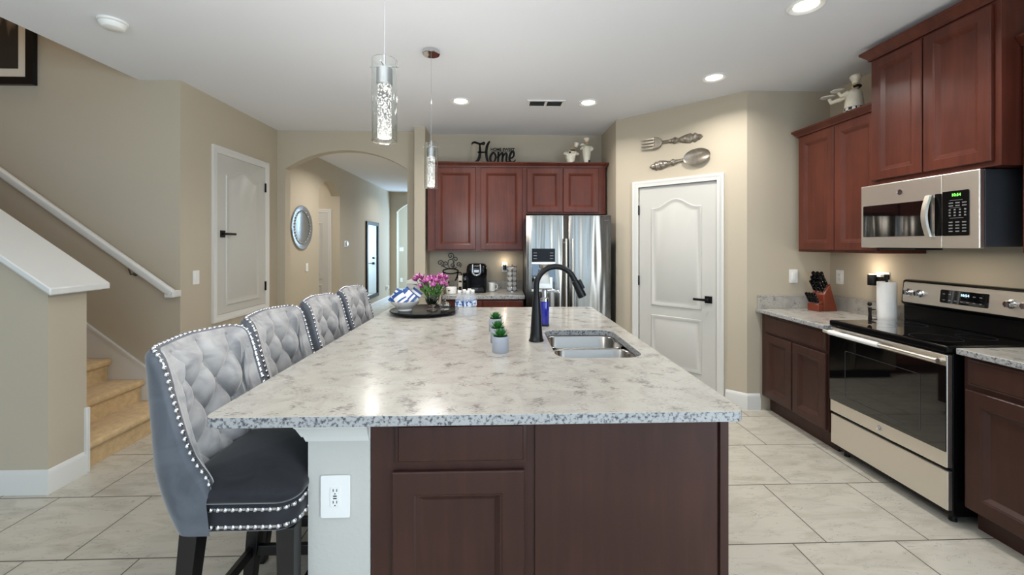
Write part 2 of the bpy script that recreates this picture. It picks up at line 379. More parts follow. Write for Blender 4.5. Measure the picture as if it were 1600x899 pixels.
        if bevel:
            bv = o.modifiers.new('b', 'BEVEL'); bv.width = bevel; bv.segments = seg; bv.limit_method = 'ANGLE'; bv.angle_limit = radians(35)
        if kind: o['kind'] = kind
        if label: o['label'] = label
        return o

def thing(name, label, cat, loc=(0,0,0), rz=0, group=None):
    o = bpy.data.objects.new(name, None); o.empty_display_size = .05; COL.objects.link(o)
    o.location = loc; o.rotation_euler = (0, 0, rz); o['label'] = label; o['category'] = cat
    if group: o['group'] = group
    return o
def tag(o, label, cat, group=None):
    o['label'] = label; o['category'] = cat
    if group: o['group'] = group
    return o
def dup(root, loc, rz=None, label=None, group=None, scale=None):
    r = root.copy(); COL.objects.link(r); r.location = loc
    if rz is not None: r.rotation_euler = (0, 0, rz)
    if label: r['label'] = label
    if group: r['group'] = group
    if scale: r.scale = (scale,)*3
    def rec(a, bb):
        for ch in list(a.children):
            if ch is bb: continue
            c = ch.copy(); COL.objects.link(c); c.parent = bb; rec(ch, c)
    rec(root, r); return r
def S(name, mb, m, **k): return mb.build(name, m, kind='structure', **k)
def rrect(x0, x1, y0, y1, r, n=6):
    pts = []
    for cx, cy, a0 in ((x1-r, y0+r, -90), (x1-r, y1-r, 0), (x0+r, y1-r, 90), (x0+r, y0+r, 180)):
        for i in range(n+1):
            a = radians(a0+90*i/n); pts.append((cx+r*cos(a), cy+r*sin(a)))
    return pts
def curve_plate(outer, holes, z0, z1):
    """flat plate with holes: returns (verts, faces)"""
    cu = bpy.data.curves.new('tmp', 'CURVE'); cu.dimensions = '2D'; cu.fill_mode = 'BOTH'; cu.extrude = (z1-z0)/2
    for poly in [outer]+holes:
        sp = cu.splines.new('POLY'); sp.points.add(len(poly)-1); sp.use_cyclic_u = True
        for p, q in zip(sp.points, poly): p.co = (q[0], q[1], 0, 1)
    return _conv(bpy.data.objects.new('tmp', cu), (z0+z1)/2)
def _conv(o, z):
    COL.objects.link(o); dg = bpy.context.evaluated_depsgraph_get(); dg.update()
    me = bpy.data.meshes.new_from_object(o.evaluated_get(dg)); d = o.data
    vs = [(v.co.x, v.co.y, v.co.z+z) for v in me.vertices]; fs = [tuple(p.vertices) for p in me.polygons]
    bpy.data.objects.remove(o); bpy.data.curves.remove(d); bpy.data.meshes.remove(me); return vs, fs
def text_geo(txt, size, depth, bold=0):
    cu = bpy.data.curves.new('tmpt', 'FONT'); cu.body = txt; cu.size = size; cu.extrude = depth; cu.align_x = 'CENTER'; cu.align_y = 'CENTER'; cu.offset = bold
    return _conv(bpy.data.objects.new('tmpt', cu), 0)
RX = Matrix.Rotation(pi/2, 4, 'X')      # local xy plane -> xz plane, facing -y
def T(x, y, z): return Matrix.Translation((x, y, z))

# ------------------------------------------------------------------ structure
CH = 2.84
WX = 2.97
S('floor', MB().box(-6.9, 3.2, -4.7, 12.9, -.1, 0), tile_m, smooth=0)
S('ceiling', MB().prismz([(-6.9,-4.7),(3.2,-4.7),(3.2,12.9),(-6.9,12.9),(-6.9,3.58),(-3.0,3.58),(-3.0,2.6),(-6.9,2.6)], CH, CH+.26), ceil_m, smooth=0)
S('ceiling_landing', MB().box(-6.9, -2.6, 2.4, 3.8, 5.4, 5.5), ceil_m, smooth=0)
S('wall_right', MB().box(WX, WX+.12, -.85, 3.76, 0, CH).box(WX, WX+.12, -4.6, -2.95, 0, CH).box(WX, WX+.12, -2.95, -.85, 2.35, CH), wall_m, smooth=0)
f = MB()
for y in (-2.95, -1.92, -.90): f.box(WX+.02, WX+.08, y, y+.05, 0, 2.35)
f.box(WX+.02, WX+.08, -2.95, -.85, 0, .06).box(WX+.02, WX+.08, -2.95, -.85, 2.29, 2.35)
S('window_4', f, white_m, smooth=0)  # unseen patio frame, added with its opening for the left wall's light
S('wall_corner', MB().box(2.21, WX, 3.64, 3.76, 0, CH), wall_m, smooth=0)
PL, PR = Vector((1.29, 4.55)), Vector((2.21, 3.64)); PLEN = (PR-PL).length; PANG = atan2(PR.y-PL.y, PR.x-PL.x)
PM = T(PL.x, PL.y, 0) @ Matrix.Rotation(PANG, 4, 'Z')
pw = [(0,0),(.265,0),(.265,2.07),(1.045,2.07),(1.045,0),(PLEN,0),(PLEN,CH),(0,CH)]
S('wall_pantry', MB().prism(pw, PM @ T(0, .11, 0) @ RX, .11), wall_m, smooth=0)
S('wall_fridge_side', MB().box(1.29, 1.41, 4.55, 5.32, 0, CH), wall_m, smooth=0)
S('wall_back', MB().box(-.86, 1.29, 5.2, 5.32, 0, CH), wall_m, smooth=0)
S('wall_stub', MB().box(-.985, -.86, 4.88, 5.32, 0, CH), wall_m, smooth=0)
def arch_pts(x0, x1, zs, za, n=24):
    """segmental arch from (x1,zs) back to (x0,zs), apex za"""
    hw = (x1-x0)/2; rise = za-zs; R = (hw*hw+rise*rise)/(2*rise); cz = za-R; cx = (x0+x1)/2; a = math.asin(hw/R)
    return [(cx+R*sin(a-2*a*i/n), cz+R*cos(a-2*a*i/n)) for i in range(n+1)]
def arch_wall(X0, X1, x0, x1, zs, za): return [(X0,0),(x0,0)] + list(reversed(arch_pts(x0, x1, zs, za))) + [(x1,0),(X1,0),(X1,CH),(X0,CH)]
S('wall_arch', MB().prism(arch_wall(-3.0, -.985, -2.566, -1.11, 2.38, 2.605), T(0, 5.2, 0) @ RX, .12), wall_m, smooth=30)
S('wall_left', MB().box(-2.79, -2.66, 3.56, 5.08, 0, CH), wall_m, smooth=0)
S('wall_stairs', MB().box(-6.9, -2.79, 3.56, 3.68, 0, 5.4), wall_m, smooth=0)
S('wall_landing_front', MB().box(-6.9, -3.0, 2.48, 2.6, CH+.26, 5.4), wall_m, smooth=0)
S('wall_landing_right', MB().box(-3.0, -2.88, 2.48, 3.56, CH+.26, 5.4), wall_m, smooth=0)
S('wall_living', MB().box(-6.9, -6.78, -4.6, 3.56, 0, 5.4), wall_m, smooth=0)
MZ = Matrix.Rotation(pi/2, 4, 'Z')
S('wall_hall_left', MB().prism(arch_wall(5.2, 11.0, 6.675, 7.549, 2.33, 2.53), T(-3.0, 0, 0) @ MZ @ RX, .15), wall_m, smooth=30)
S('wall_hall_right', MB().box(-.985, -.86, 5.32, 12.6, 0, CH), wall_m, smooth=0)
S('wall_hall_end', MB().prism(arch_wall(-3.0, -.985, -2.68, -1.3, 2.32, 2.62), T(0, 11.12, 0) @ RX, .12), wall_m, smooth=30)
S('wall_foyer', MB().box(-3.2, -.86, 12.6, 12.72, 0, CH), wall_m, smooth=0)
S('wall_foyer_left', MB().box(-3.12, -3.0, 11.0, 12.6, 0, CH), wall_m, smooth=0)
S('wall_closet', MB().box(-4.3, -3.0, 7.56, 7.66, 0, CH).box(-4.3, -4.2, 6.5, 7.56, 0, CH).box(-4.2, -3.0, 6.5, 6.6, 0, CH), wall_m, smooth=0)
rear = MB(); edges = [-6.9, -3.95, -2.65, -1.35, -.05, .95, 2.25, 3.1]
for a, c in ((-6.9,-3.95),(-2.65,-1.35),(-.05,.95),(2.25,3.1)): rear.box(a, c, -4.6, -4.48, 0, CH)
for a, c in ((-3.95,-2.65),(-1.35,-.05),(.95,2.25)): rear.box(a, c, -4.6, -4.48, 0, .2).box(a, c, -4.6, -4.48, 2.4, CH)
S('wall_rear', rear, wall_m, smooth=0)
for k, (a, c) in enumerate(((-3.95,-2.65),(-1.35,-.05),(.95,2.25))):
    f = MB()
    for x in (a, (a+c)/2-.02, c-.04): f.box(x, x+.04, -4.58, -4.5, .2, 2.4)
    for z in (.2, 1.3, 2.36): f.box(a, c, -4.58, -4.5, z, z+.04)
    S('window_%d' % (k+1), f, white_m, smooth=0)
# stair half wall, sloped, with white cap
KS = .70
kn = [(-6.6, 0), (-2.66, 0), (-2.66, 1.19), (-6.6, 1.19+KS*3.94)]
kn = [(-6.6, 0), (-2.66, 0), (-2.66, 1.19), (-4.9, 1.19+KS*2.24), (-6.6, 1.19+KS*2.24)]
S('wall_knee', MB().prism(kn, T(0, 2.77, 0) @ RX, .23), wall_m, smooth=0)
cap = MB()
def slope_bar(mb, x0, x1, y0, y1, zb, zt, zf):
    pts = []
    for x in (x0, x1): pts.append([(x, y0, zf(x)+zb), (x, y1, zf(x)+zb), (x, y1, zf(x)+zt), (x, y0, zf(x)+zt)])
    mb.loft(pts, True, True, True)
zk = lambda x: 1.19+KS*(-2.66-x)
slope_bar(cap, -2.575, -4.9, 2.47, 2.84, .045, .085, zk)
slope_bar(cap, -2.60, -4.9, 2.495, 2.815, .022, .046, zk)
slope_bar(cap, -2.625, -4.9, 2.515, 2.795, 0.001, .024, zk)
S('trim_1', cap, white_m, bevel=.006)
BP = [(0,0),(.018,0),(.018,.085),(.014,.10),(.014,.112),(.006,.135),(0,.14)]
S('baseboard_knee', MB().sweep([(-6.6,2.54),(-2.66,2.54),(-2.66,2.77)], BP), white_m)
S('trim_2', MB().box(-2.662, -2.64, 2.752, 2.775, 0, .42), white_m, bevel=.003)
d2 = (PR-PL).normalized(); nrm = Vector((d2.y, -d2.x))
p1 = PL+d2*1.118
S('baseboard_pantry', MB().sweep([(p1.x,p1.y),(PR.x,PR.y),(2.325,3.64)], BP), white_m)
p0 = PL+d2*.19
S('baseboard_pantry_left', MB().sweep([(PL.x,PL.y),(p0.x,p0.y)], BP), white_m)
S('baseboard_left', MB().sweep([(-2.66,5.08),(-2.66,3.56)][::-1], BP), white_m)
S('baseboard_arch', MB().sweep([(-2.66,5.08),(-2.566,5.08)], BP), white_m)
S('baseboard_hall', MB().sweep([(-2.85,5.2),(-2.85,6.675)], BP).sweep([(-2.85,7.549),(-2.85,11.0),(-2.68,11.0)], BP), white_m)
S('baseboard_foyer', MB().sweep([(-3.0,11.12),(-3.0,12.6),(-2.1,12.6)], BP), white_m)
# stair skirt board on the far wall (plain wall colour below its white top edge)
zs = lambda x: .44+.76*(-2.94-x)
sk = MB(); slope_bar(sk, -2.70, -5.4, 3.545, 3.559, -.34, .0, zs); slope_bar(sk, -2.70, -5.4, 3.538, 3.559, .0, .022, zs); S('trim_3', sk, white_m, smooth=0)

# carpeted stairs
st = thing('carpeted_staircase', 'tan carpeted stairs rising to the left behind the sloped half wall', 'stairs', (-2.70, 3.165, 0))
RISE, RUN = .175, .265
for k in range(9):
    x1 = -k*RUN; x0 = x1-RUN-.03; z = (k+1)*RISE
    prof = [(x1, k*RISE), (x1, z-.05)]
    for i in range(7):
        a = radians(-70+160*i/6); prof.append((x1+.012+.022*cos(a)*1.0, z-.026+.026*sin(a)))
    prof += [(x0, z), (x0, max(0, k*RISE-.02))]
    MB().prism(prof, T(0, .375, 0) @ RX, .755).build('step', carpet_m, st, smooth=50)
# handrail
hr = thing('stair_handrail', 'white wall handrail slanting up along the stairwell wall', 'handrail', (-2.70, 3.56, 0))
rail = MB(); prof = rrect(-.024, .024, -.032, .032, .018, 4)
zr = lambda x: 1.09+.728*(-x)
dirv = Vector((-1, 0, .728)).normalized(); upv = Vector((.728, 0, 1)).normalized()
def ringat(c, yv, uv): return [Vector(c)+yv*p[0]+uv*p[1] for p in prof]
YV = Vector((0, 1, 0))
rail.loft([ringat((0.03, -.075, zr(0.03)), YV, upv), ringat((-3.2, -.075, zr(-3.2)), YV, upv)], True, True, True)
rail.box(-.02, .052, -.095, -.002, 1.035, 1.09)
rail.build('rail', white_m, hr, bevel=.006)
for x in (-.32, -1.5, -2.7):
    MB().tube([(x, -.003, zr(x)-.10), (x, -.05, zr(x)-.10), (x, -.075, zr(x)-.03)], .006, 8).lathe([(.018,0),(.018,.006)], 12, (x, -.0085, zr(x)-.10), M=Matrix.Rotation(-pi/2,4,'X')).build('bracket', mattegrey_m, hr)
# framed picture, cut off by the frame edge and the ceiling
pc = thing('framed_picture', 'black framed dark abstract picture with cream mat above the stairs', 'picture', (-4.45, 3.558, 2.78))
fr = MB(); fr.loft([[(x,y,z) for x,z in ((-.64+i,0+i),(.64-i,0+i),(.64-i,1.0-i),(-.64+i,1.0-i))] for i,y in ((0,0),(0,-.035),(.06,-.035),(.06,-.012))], True)
fr.build('frame', black_m, pc, smooth=0)
MB().box(-.575, .575, -.012, -.003, .065, .935).build('mat_board', mat_board_m, pc, smooth=0)
MB().box(-.50, .50, -.015, -.0125, .135, .865).build('print', art_m, pc, smooth=0)

# ------------------------------------------------------------------ doors
def lever(mb_name, parent, x, y, z, s):
    """square rose and straight lever pointing s along local x"""
    r = MB().box(x-.033, x+.033, y-.009, y, z-.033, z+.033).tube([(x, y-.008, z), (x, y-.05, z)], .011, 10)
    r.box(min(x-.011*s, x+.125*s), max(x-.011*s, x+.125*s), y-.058, y-.042, z-.011, z+.011)
    return r.build('door_lever', black_m, parent, bevel=.002)
def moulded(name, parent, x0, x1, z0, z1, y, arch):
    return MB().panel(x0, x1, z0, z1, [(0,y),(.006,y-.009),(.014,y-.009),(.028,y-.001),(.05,y-.001),(.066,y-.007)], True, arch).build('door_panel', door_m, parent, smooth=35)
def hinge(parent, x, y, z): return MB().box(x-.010, x+.010, y-.006, y+.002, z-.05, z+.05).tube([(x,y-.008,z-.05),(x,y-.008,z+.05)], .006, 8).build('hinge', black_m, parent)
dr = bpy.data.objects.new('door_1', None); COL.objects.link(dr); dr.location = (PL.x, PL.y, 0); dr.rotation_euler = (0,0,PANG); dr['kind'] = 'structure'
dr['label'] = 'white two panel pantry door with arched top panel in the angled wall'
MB().casing(.265, 1.045, 0, 2.07, .062, .02, -.0005).build('casing', white_m, dr)
MB().box(.268, 1.042, .012, .05, .008, 2.066).build('slab', door_m, dr, bevel=.002)
moulded('panel', dr, .40, .905, .84, 1.845, .012, .085)
moulded('panel', dr, .40, .905, .22, .745, .012, 0)
lever('door_lever', dr, .965, .012, .945, -1)
for z in (1.83, 1.09, .3): hinge(dr, .265, 0.004, z)
dl = bpy.data.objects.new('door_2', None); COL.objects.link(dl); dl.location = (-2.66, 3.94, 0); dl.rotation_euler = (0,0,pi/2); dl['kind'] = 'structure'
dl['label'] = 'short white cupboard door raised above the floor with arched panel'
MB().casing(.062, .868, .80, 2.335, .066, .02, -.0005, full=True).build('casing', white_m, dl)
MB().box(.064, .866, -.008, .02, .802, 2.333).build('slab', door_m, dl, bevel=.002)
moulded('panel', dl, .185, .745, .875, 2.15, -.008, .085)
lever('door_lever', dl, .135, -.008, 1.57, 1)
for z in (2.11, 1.0): hinge(dl, .866, -.010, z)
dh = bpy.data.objects.new('door_3', None); COL.objects.link(dh); dh.location = (-3.86, 7.558, 0); dh['kind'] = 'structure'
dh['label'] = 'white door seen through the small arch in the hallway'
MB().casing(.07, .80, 0, 2.04, .06, .02, -.0005).build('casing', white_m, dh)
MB().box(.07, .80, -.004, .0, .01, 2.04).build('slab', door_m, dh)
moulded('panel', dh, .17, .70, .85, 1.86, -.004, .07); moulded('panel', dh, .17, .70, .2, .75, -.004, 0)
dfr = bpy.data.objects.new('door_4', None); COL.objects.link(dfr); dfr.location = (-2.06, 12.598, 0); dfr['kind'] = 'structure'
dfr['label'] = 'white front door with black lock seen in the hallway mirror'
MB().casing(.06, .98, 0, 2.08, .06, .02, -.0005).build('casing', white_m, dfr)
MB().box(.06, .98, -.006, .0, .01, 2.08).build('slab', door_m, dfr)
MB().lathe([(.03,0),(.03,.02)], 16, (.15,-.006,1.06), M=Matrix.Rotation(pi/2,4,'X')).build('deadbolt', black_m, dfr)
lever('door_lever', dfr, .15, -.006, .90, 1)

# ------------------------------------------------------------------ wall plates
def plate(name, label, cat, loc, rz, w=.075, h=.12, kind='rocker', n=1):
    t = thing(name, label, cat, loc, rz)
    MB().prism(rrect(-w/2, w/2, -h/2, h/2, .006, 3), T(0,-.0005,0) @ RX, .006).build('cover_plate', plate_m, t, bevel=.001)
    for k in range(n):
        x = (k-(n-1)/2)*.045
        if kind == 'rocker': MB().box(x-.017, x+.017, -.011, -.0064, -.034, .034).build('rocker', plate_m, t, bevel=.002)
        else:
            MB().box(x-.017, x+.017, -.009, -.0064, -.034, .034).build('receptacle', plate_m, t, bevel=.002)
            for z in (-.02, .02):
                h2 = MB()
                for dx in (-.006, .006): h2.box(x+dx-.0012, x+dx+.0012, -.0096, -.0088, z-.001, z+.008)
                h2.lathe([(.0022,0),(.0022,.0008)], 8, (x, -.0088, z-.008), M=RX)
                h2.build('socket_slots', ink_m, t, smooth=0)
            if kind == 'usb':
                for z in (-.004, .004): MB().box(x-.006, x+.006, -.0096, -.0088, z-.0018, z+.0018).build('charging_port', ink_m, t, smooth=0)
    return t
plate('light_switch', 'white light switch left of the knife block on the angled nook wall', 'light switch', (2.63, 3.6395, 1.185), 0)
plate('wall_outlet', 'white outlet just right of the knife block on the range wall', 'outlet', (WX-.0005, 3.53, 1.185), -pi/2, kind='outlet')
plate('light_switch', 'white light switch beside the short white door on the left wall', 'light switch', (-2.6595, 3.735, 1.18), pi/2)
plate('light_switch', 'white light switch below the round silver plate in the hallway', 'light switch', (-2.8495, 6.26, 1.13), pi/2)
plate('light_switch', 'distant white switch on the pale wall beyond the hallway end arch', 'light switch', (-2.93, 12.5995, 1.32), 0, w=.12, n=2)
plate('wall_outlet', 'distant white outlet low on the pale wall beyond the hallway', 'outlet', (-2.93, 12.5995, .40), 0, kind='outlet')
plate('wall_outlet', 'white outlet with two charging ports on the island column', 'outlet', (-.56, 1.4485, .605), 0, w=.10, h=.145, kind='usb')

# ------------------------------------------------------------------ cabinets
def cab_door(parent, x0, x1, z0, z1, m, y=0, fr=.058, name='door'):
    return MB().panel(x0, x1, z0, z1, [(.002,y-.001),(0,y-.006),(0,y-.017),(.004,y-.021),(fr,y-.021),(fr+.006,y-.0175),(fr+.009,y-.0175),(fr+.029,y-.0025)], True).build(name, m, parent, smooth=25)
def cab_drawer(parent, x0, x1, z0, z1, m, y=0):
    return MB().panel(x0, x1, z0, z1, [(.002,y-.001),(0,y-.006),(0,y-.012),(.010,y-.015),(.014,y-.020),(.022,y-.021)], True).build('drawer', m, parent, smooth=25)
def cab_body(parent, w, d, z0, z1, m, toe=None, name='carcass'):
    mb = MB().box(0, w, 0, d, z0, z1)
    if toe: mb.box(0.002, w-.002, .07, d, 0, z0)
    return mb.build(name, m, parent, smooth=0, bevel=.001, seg=1)
CROWN = [(0,0),(.010,0),(.012,.012),(.018,.018),(.032,.034),(.040,.042),(.040,.055),(0,.055)]
def crown(parent, w, d, z, m, left=True, right=True, sc=1.0):
    path = ([(0, d)] if left else []) + [(0,0),(w,0)] + ([(w, d)] if right else [])
    path = [(x, y-.0) for x, y in path]
    mb = MB().sweep(path, [(o*sc, h*sc) for o, h in CROWN], z); mb.box(.001, w-.001, .001, d, z, z+.05*sc)
    return mb.build('crown_moulding', m, parent, smooth=25)
R = -pi/2
def on_right(x, y): return (x, y, 0)
# -- island (front face towards the camera)
isl = thing('kitchen_island', 'dark cherry kitchen island base under the big granite top', 'kitchen island', (-.44, 1.45, 0))
IW, ID = 1.245, 2.08
mb = MB().box(0, IW, 0, .02, .10, .878).box(0, IW, ID-.02, ID, .10, .878).box(0, .02, .02, ID-.02, .10, .878).box(IW-.02, IW, .02, ID-.02, .10, .878).box(.02, IW-.02, .02, ID-.02, .10, .12)
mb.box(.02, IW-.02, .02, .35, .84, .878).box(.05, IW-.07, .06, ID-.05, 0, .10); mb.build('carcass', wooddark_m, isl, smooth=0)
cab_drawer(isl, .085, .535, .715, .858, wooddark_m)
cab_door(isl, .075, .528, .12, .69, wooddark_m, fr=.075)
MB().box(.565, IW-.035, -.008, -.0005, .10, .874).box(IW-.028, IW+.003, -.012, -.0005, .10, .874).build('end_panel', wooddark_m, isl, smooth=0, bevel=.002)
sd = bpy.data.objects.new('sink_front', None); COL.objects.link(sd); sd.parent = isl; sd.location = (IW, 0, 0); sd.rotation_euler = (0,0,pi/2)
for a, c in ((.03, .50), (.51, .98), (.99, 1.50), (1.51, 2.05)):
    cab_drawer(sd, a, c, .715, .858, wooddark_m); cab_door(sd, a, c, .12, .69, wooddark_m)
# pony-wall column at the seating side, with white capital
cw = thing('island_pony_wall', 'textured off-white pony wall column beside the dark island door', 'column', (-.655, 1.45, 0))
MB().box(0, .211, 0, 2.08, 0, .80).build('shaft', column_m, cw, smooth=0)
cc = MB(); PP = [(0,.795),(.006,.795),(.012,.815),(.016,.815),(.03,.848),(.034,.852),(.034,.878),(0,.878)]
cc.sweep([(0,2.08),(0,0),(.2085,0)], PP); cc.box(0, .211, 0, 2.08, .80, .878)
cc.build('capital', white_m, cw, smooth=30)
# -- island countertop with sink cut-out
sink_hole = rrect(.285, .722, 2.02, 2.68, .09, 8)
vs, fs = curve_plate(rrect(-.948, .822, 1.358, 3.675, .035, 5), [sink_hole], .8795, .915)
ct = MB().add(vs, fs).build('island_countertop', granite_m, None, bevel=.005, smooth=40, doubles=True)
tag(ct, 'large speckled cream granite countertop on the kitchen island', 'countertop')
# -- sink
sk = thing('double_sink', 'stainless double bowl undermount sink in the island top', 'sink', (0,0,0))
def bowl(y0, y1):
    x0, x1, zt, zb = .293, .716, .8785, .70
    loops = []
    for ins, z, r in ((-.012, zt, .085), (0, zt, .08), (.004, zt-.006, .078), (.010, zb+.05, .07), (.03, zb+.012, .06), (.06, zb, .05)):
        loops.append([(x, y, z) for x, y in rrect(x0+ins, x1-ins, y0+ins, y1-ins, r, 8)])
    b_ = MB().loft(loops, True, False, True).build('bowl', sink_m, sk, smooth=60)
    md = b_.modifiers.new('so', 'SOLIDIFY'); md.thickness = .002
    MB().lathe([(.045,zb+.0005),(.045,zb+.003),(.03,zb+.003),(.028,zb+.001)], 24, ((x0+x1)/2, (y0+y1)/2, 0)).build('drain', chrome_m, sk)
bowl(2.028, 2.335); bowl(2.358, 2.672)
MB().box(.30, .71, 2.343, 2.35, .72, .872).build('divider', sink_m, sk, bevel=.003)
# -- faucet
fc = thing('pull_down_faucet', 'matte black pull-down faucet left of the sink', 'faucet', (.215, 2.385, .9152))
MB().lathe([(.043,0),(.043,.008),(.038,.014),(.034,.05),(.028,.15),(.0215,.235),(.019,.26)], 28).build('base', black_m, fc)
arc = [(0,0,.25),(0,0,.30)]; Rr = .112
for i in range(19):
    a = pi-(pi*.88)*i/18; arc.append((Rr+Rr*cos(a), 0, .315+Rr*sin(a)))
MB().tube(arc, .0165, 16).build('spout', black_m, fc)
a0 = Vector(arc[-1]); dv = (Vector(arc[-1])-Vector(arc[-2])).normalized()
q = [a0+dv*t for t in (-.005, .01, .012, .05, .10, .115)]
MB().tube(q, [.0175,.0175,.020,.0215,.026,.0245], 18).build('spray_head', black_m, fc)
cb = a0+dv*.045; ML = T(*(cb+Vector((.021,0,.012)))) @ dv.to_track_quat('Z','Y').to_matrix().to_4x4()
MB().box(-.006,.012,-.012,.012,-.028,.028).xf(T(*(cb+Vector((.022,0,.008)))) @ dv.to_track_quat('Z','Y').to_matrix().to_4x4()).build('spray_button', black_m, fc, bevel=.004)
MB().tube([(0,-.018,.085),(0,-.045,.10),(0,-.12,.165)], [.011,.009,.007], 10).xf(Matrix.Rotation(pi,4,'Z')).build('handle', black_m, fc)
# -- soap bottle
sp = thing('soap_dispenser', 'blue soap dispenser with chrome pump behind the faucet', 'soap dispenser', (.312, 2.83, .9152)); sp.scale = (.94,)*3
MB().lathe([(.030,0),(.033,.004),(.033,.17),(.031,.178)], 24).build('bottle', soap_m, sp)
MB().lathe([(.0335,.0),(.0335,.012)], 24).build('foot', black_m, sp)
MB().lathe([(.033,.178),(.033,.20),(.018,.208),(.018,.235),(.022,.236),(.022,.258),(.01,.264)], 24).tube([(-.005,0,.25),(.05,0,.256),(.10,0,.246),(.108,0,.238)], [.012,.011,.009,.008], 10).build('pump', chrome_m, sp)
# -- succulents
def leaf_blade(L, w, th, curl):
    loops = []
    for i in range(7):
        t = i/6; ww = w*(sin(pi*min(1, .22+.78*t*.92)))**.8*(1 if t < 1 else .08); tt = th*(1-.8*t)
        z = curl*t*t; x = L*t
        loops.append([(x, -ww/2, z), (x, 0, z+tt*.35), (x, ww/2, z), (x, 0, z-tt*.65)])
    return loops
pot0 = thing('potted_succulent', 'front one of three small succulents in a pale cylinder pot, largest in view', 'potted plant', (.008, 2.15, .9152), 0, 'row of small succulents')
MB().lathe([(.041,0),(.0425,.002),(.0425,.080),(.0415,.082),(.037,.082),(.036,.070)], 32, cap1=True).build('pot', concrete_m, pot0)
MB().lathe([(.0355,.068),(.0355,.0715),(.001,.074)], 20).build('soil', soil_m, pot0)
rs = MB(); rnd = random.Random(3)
for ring, (cnt, tilt, L) in enumerate(((11, 12, .043), (10, 34, .042), (8, 55, .038), (5, 76, .03))):
    for k in range(cnt):
        st_ = len(rs.v); rs.loft(leaf_blade(L*1.12*rnd.uniform(.9, 1.08), .021, .008, .010), True, True, True)
        rs.xf(T(0,0,.076+.002*ring) @ Matrix.Rotation(2*pi*(k+.5*ring)/cnt+rnd.uniform(-.1,.1),4,'Z') @ Matrix.Rotation(-radians(tilt),4,'Y'), st_)
rs.build('rosette', leaf_m, pot0, smooth=60)
dup(pot0, (-.006, 2.36, .9152), .6, 'middle one of three small succulents in pale cylinder pots')
dup(pot0, (-.022, 2.66, .9152), 1.3, 'back one of three small succulents, nearest the water bottles')
# -- tray and what stands on it
TX, TY = -.60, 3.385
tr = thing('round_serving_tray', 'glossy black round tray at the back left of the island', 'tray', (TX, TY, .9152))
MB().lathe([(.12,0),(.12,.008),(.245,.010),(.268,.018),(.276,.028),(.270,.032),(.255,.027)], 64).build('tray_plate', blackgloss_m, tr)
TZ = .9152+.0275
bw = thing('snack_bowl', 'white ceramic bowl on the black tray', 'bowl', (-.745, 3.335, TZ))
MB().lathe([(.052,0),(.055,.006),(.052,.014),(.075,.032),(.105,.058),(.118,.080),(.115,.080),(.10,.060),(.07,.036),(.001,.030)], 40).build('bowl_body', ceramic_m, bw)
pk = None; rnd = random.Random(5)
packs = [(-.062,.0,.075,20,52,10,'leftmost'),(-.015,.04,.088,10,38,-14,'rear middle'),(.022,-.012,.082,12,-42,8,'front middle'),(.064,.02,.080,15,56,-10,'rightmost'),(-.03,-.042,.070,-15,-50,-8,'foremost')]
for dx, dy, dz, ax, ay, az, w in packs:
    t = thing('snack_packet', w+' blue and white snack packet standing in the white bowl', 'snack packet', (-.745+dx, 3.335+dy, TZ+dz+.03), 0, 'snack packets in the bowl')
    g = []
    for i in range(9):
        row = []
        for j in range(7):
            u, v = i/8*2-1, j/6*2-1; row.append((u*.060, v*.046, .012*(1-u*u)*(1-v*v)))
        g.append(row)
    for sgn, nm in ((1,'front'),(-1,'back')):
        pass
    m_ = MB()
    for sgn in (1, -1): m_.loft([[(x, y, z*sgn) for x, y, z in r_] for r_ in g], False)
    RR = Matrix.Rotation(radians(az),4,'Z') @ Matrix.Rotation(radians(72+ax*.4),4,'X') @ Matrix.Rotation(radians(ay),4,'Z')
    m_.xf(RR).build('pouch', ceramic_m, t, doubles=True)
    b2 = MB()
    for x0, x1 in ((-.060,-.030),(.010,.024),(.042,.060)):
        for sgn in (1,-1):
            gg = []
            for i in range(4):
                u = (x0+(x1-x0)*i/3)/.060; gg.append([(u*.060, (j/6*2-1)*.0462, sgn*(.0014+.012*(1-u*u)*(1-(j/6*2-1)**2))) for j in range(7)])
            b2.loft(gg, False)
    b2.xf(RR).build('printed_band', bluepack_m, t)
VX, VY = -.535, 3.36
vz = thing('flower_vase', 'footed clear glass vase holding the pink flowers on the tray', 'vase', (VX, VY, TZ))
MB().lathe([(.045,0),(.046,.003),(.012,.012),(.010,.022),(.03,.038),(.052,.065),(.058,.10),(.060,.125),(.0585,.125),(.056,.10),(.049,.067),(.028,.042),(.001,.036)], 36).build('vase_body', glass_m, vz)
MB().lathe([(.001,.0372),(.028,.0432),(.0485,.068),(.055,.095),(.001,.095)], 32).build('water', water_m, vz)
fl0 = thing('pink_flower', 'magenta pink blossom on a green stem in the glass vase', 'flower', (VX, VY, TZ+.05), 0, 'cut flowers in the vase')
MB().tube([(0,0,0),(.004,0,.09),(.0,0,.205)], [.0028,.0026,.0024], 6).build('stem', stem_m, fl0)
lf = MB()
for k, z in enumerate((.08, .12, .155)):
    s_ = len(lf.v); lf.loft(leaf_blade(.06, .016, .002, -.015), True, True, True); lf.xf(T(0,0,z) @ Matrix.Rotation(k*2.2,4,'Z') @ Matrix.Rotation(radians(-55),4,'Y'), s_)
lf.build('leaves', stem_m, fl0)
def blossom(nm, m, par, cnt, tilt, L, w):
    bb = MB()
    for k in range(cnt):
        s_ = len(bb.v); bb.loft(leaf_blade(L, w, .004, .012), True, True, True)
        bb.xf(T(0,0,.203) @ Matrix.Rotation(2*pi*k/cnt+tilt,4,'Z') @ Matrix.Rotation(-radians(tilt),4,'Y'), s_)
    return bb.build(nm, m, par, smooth=60)
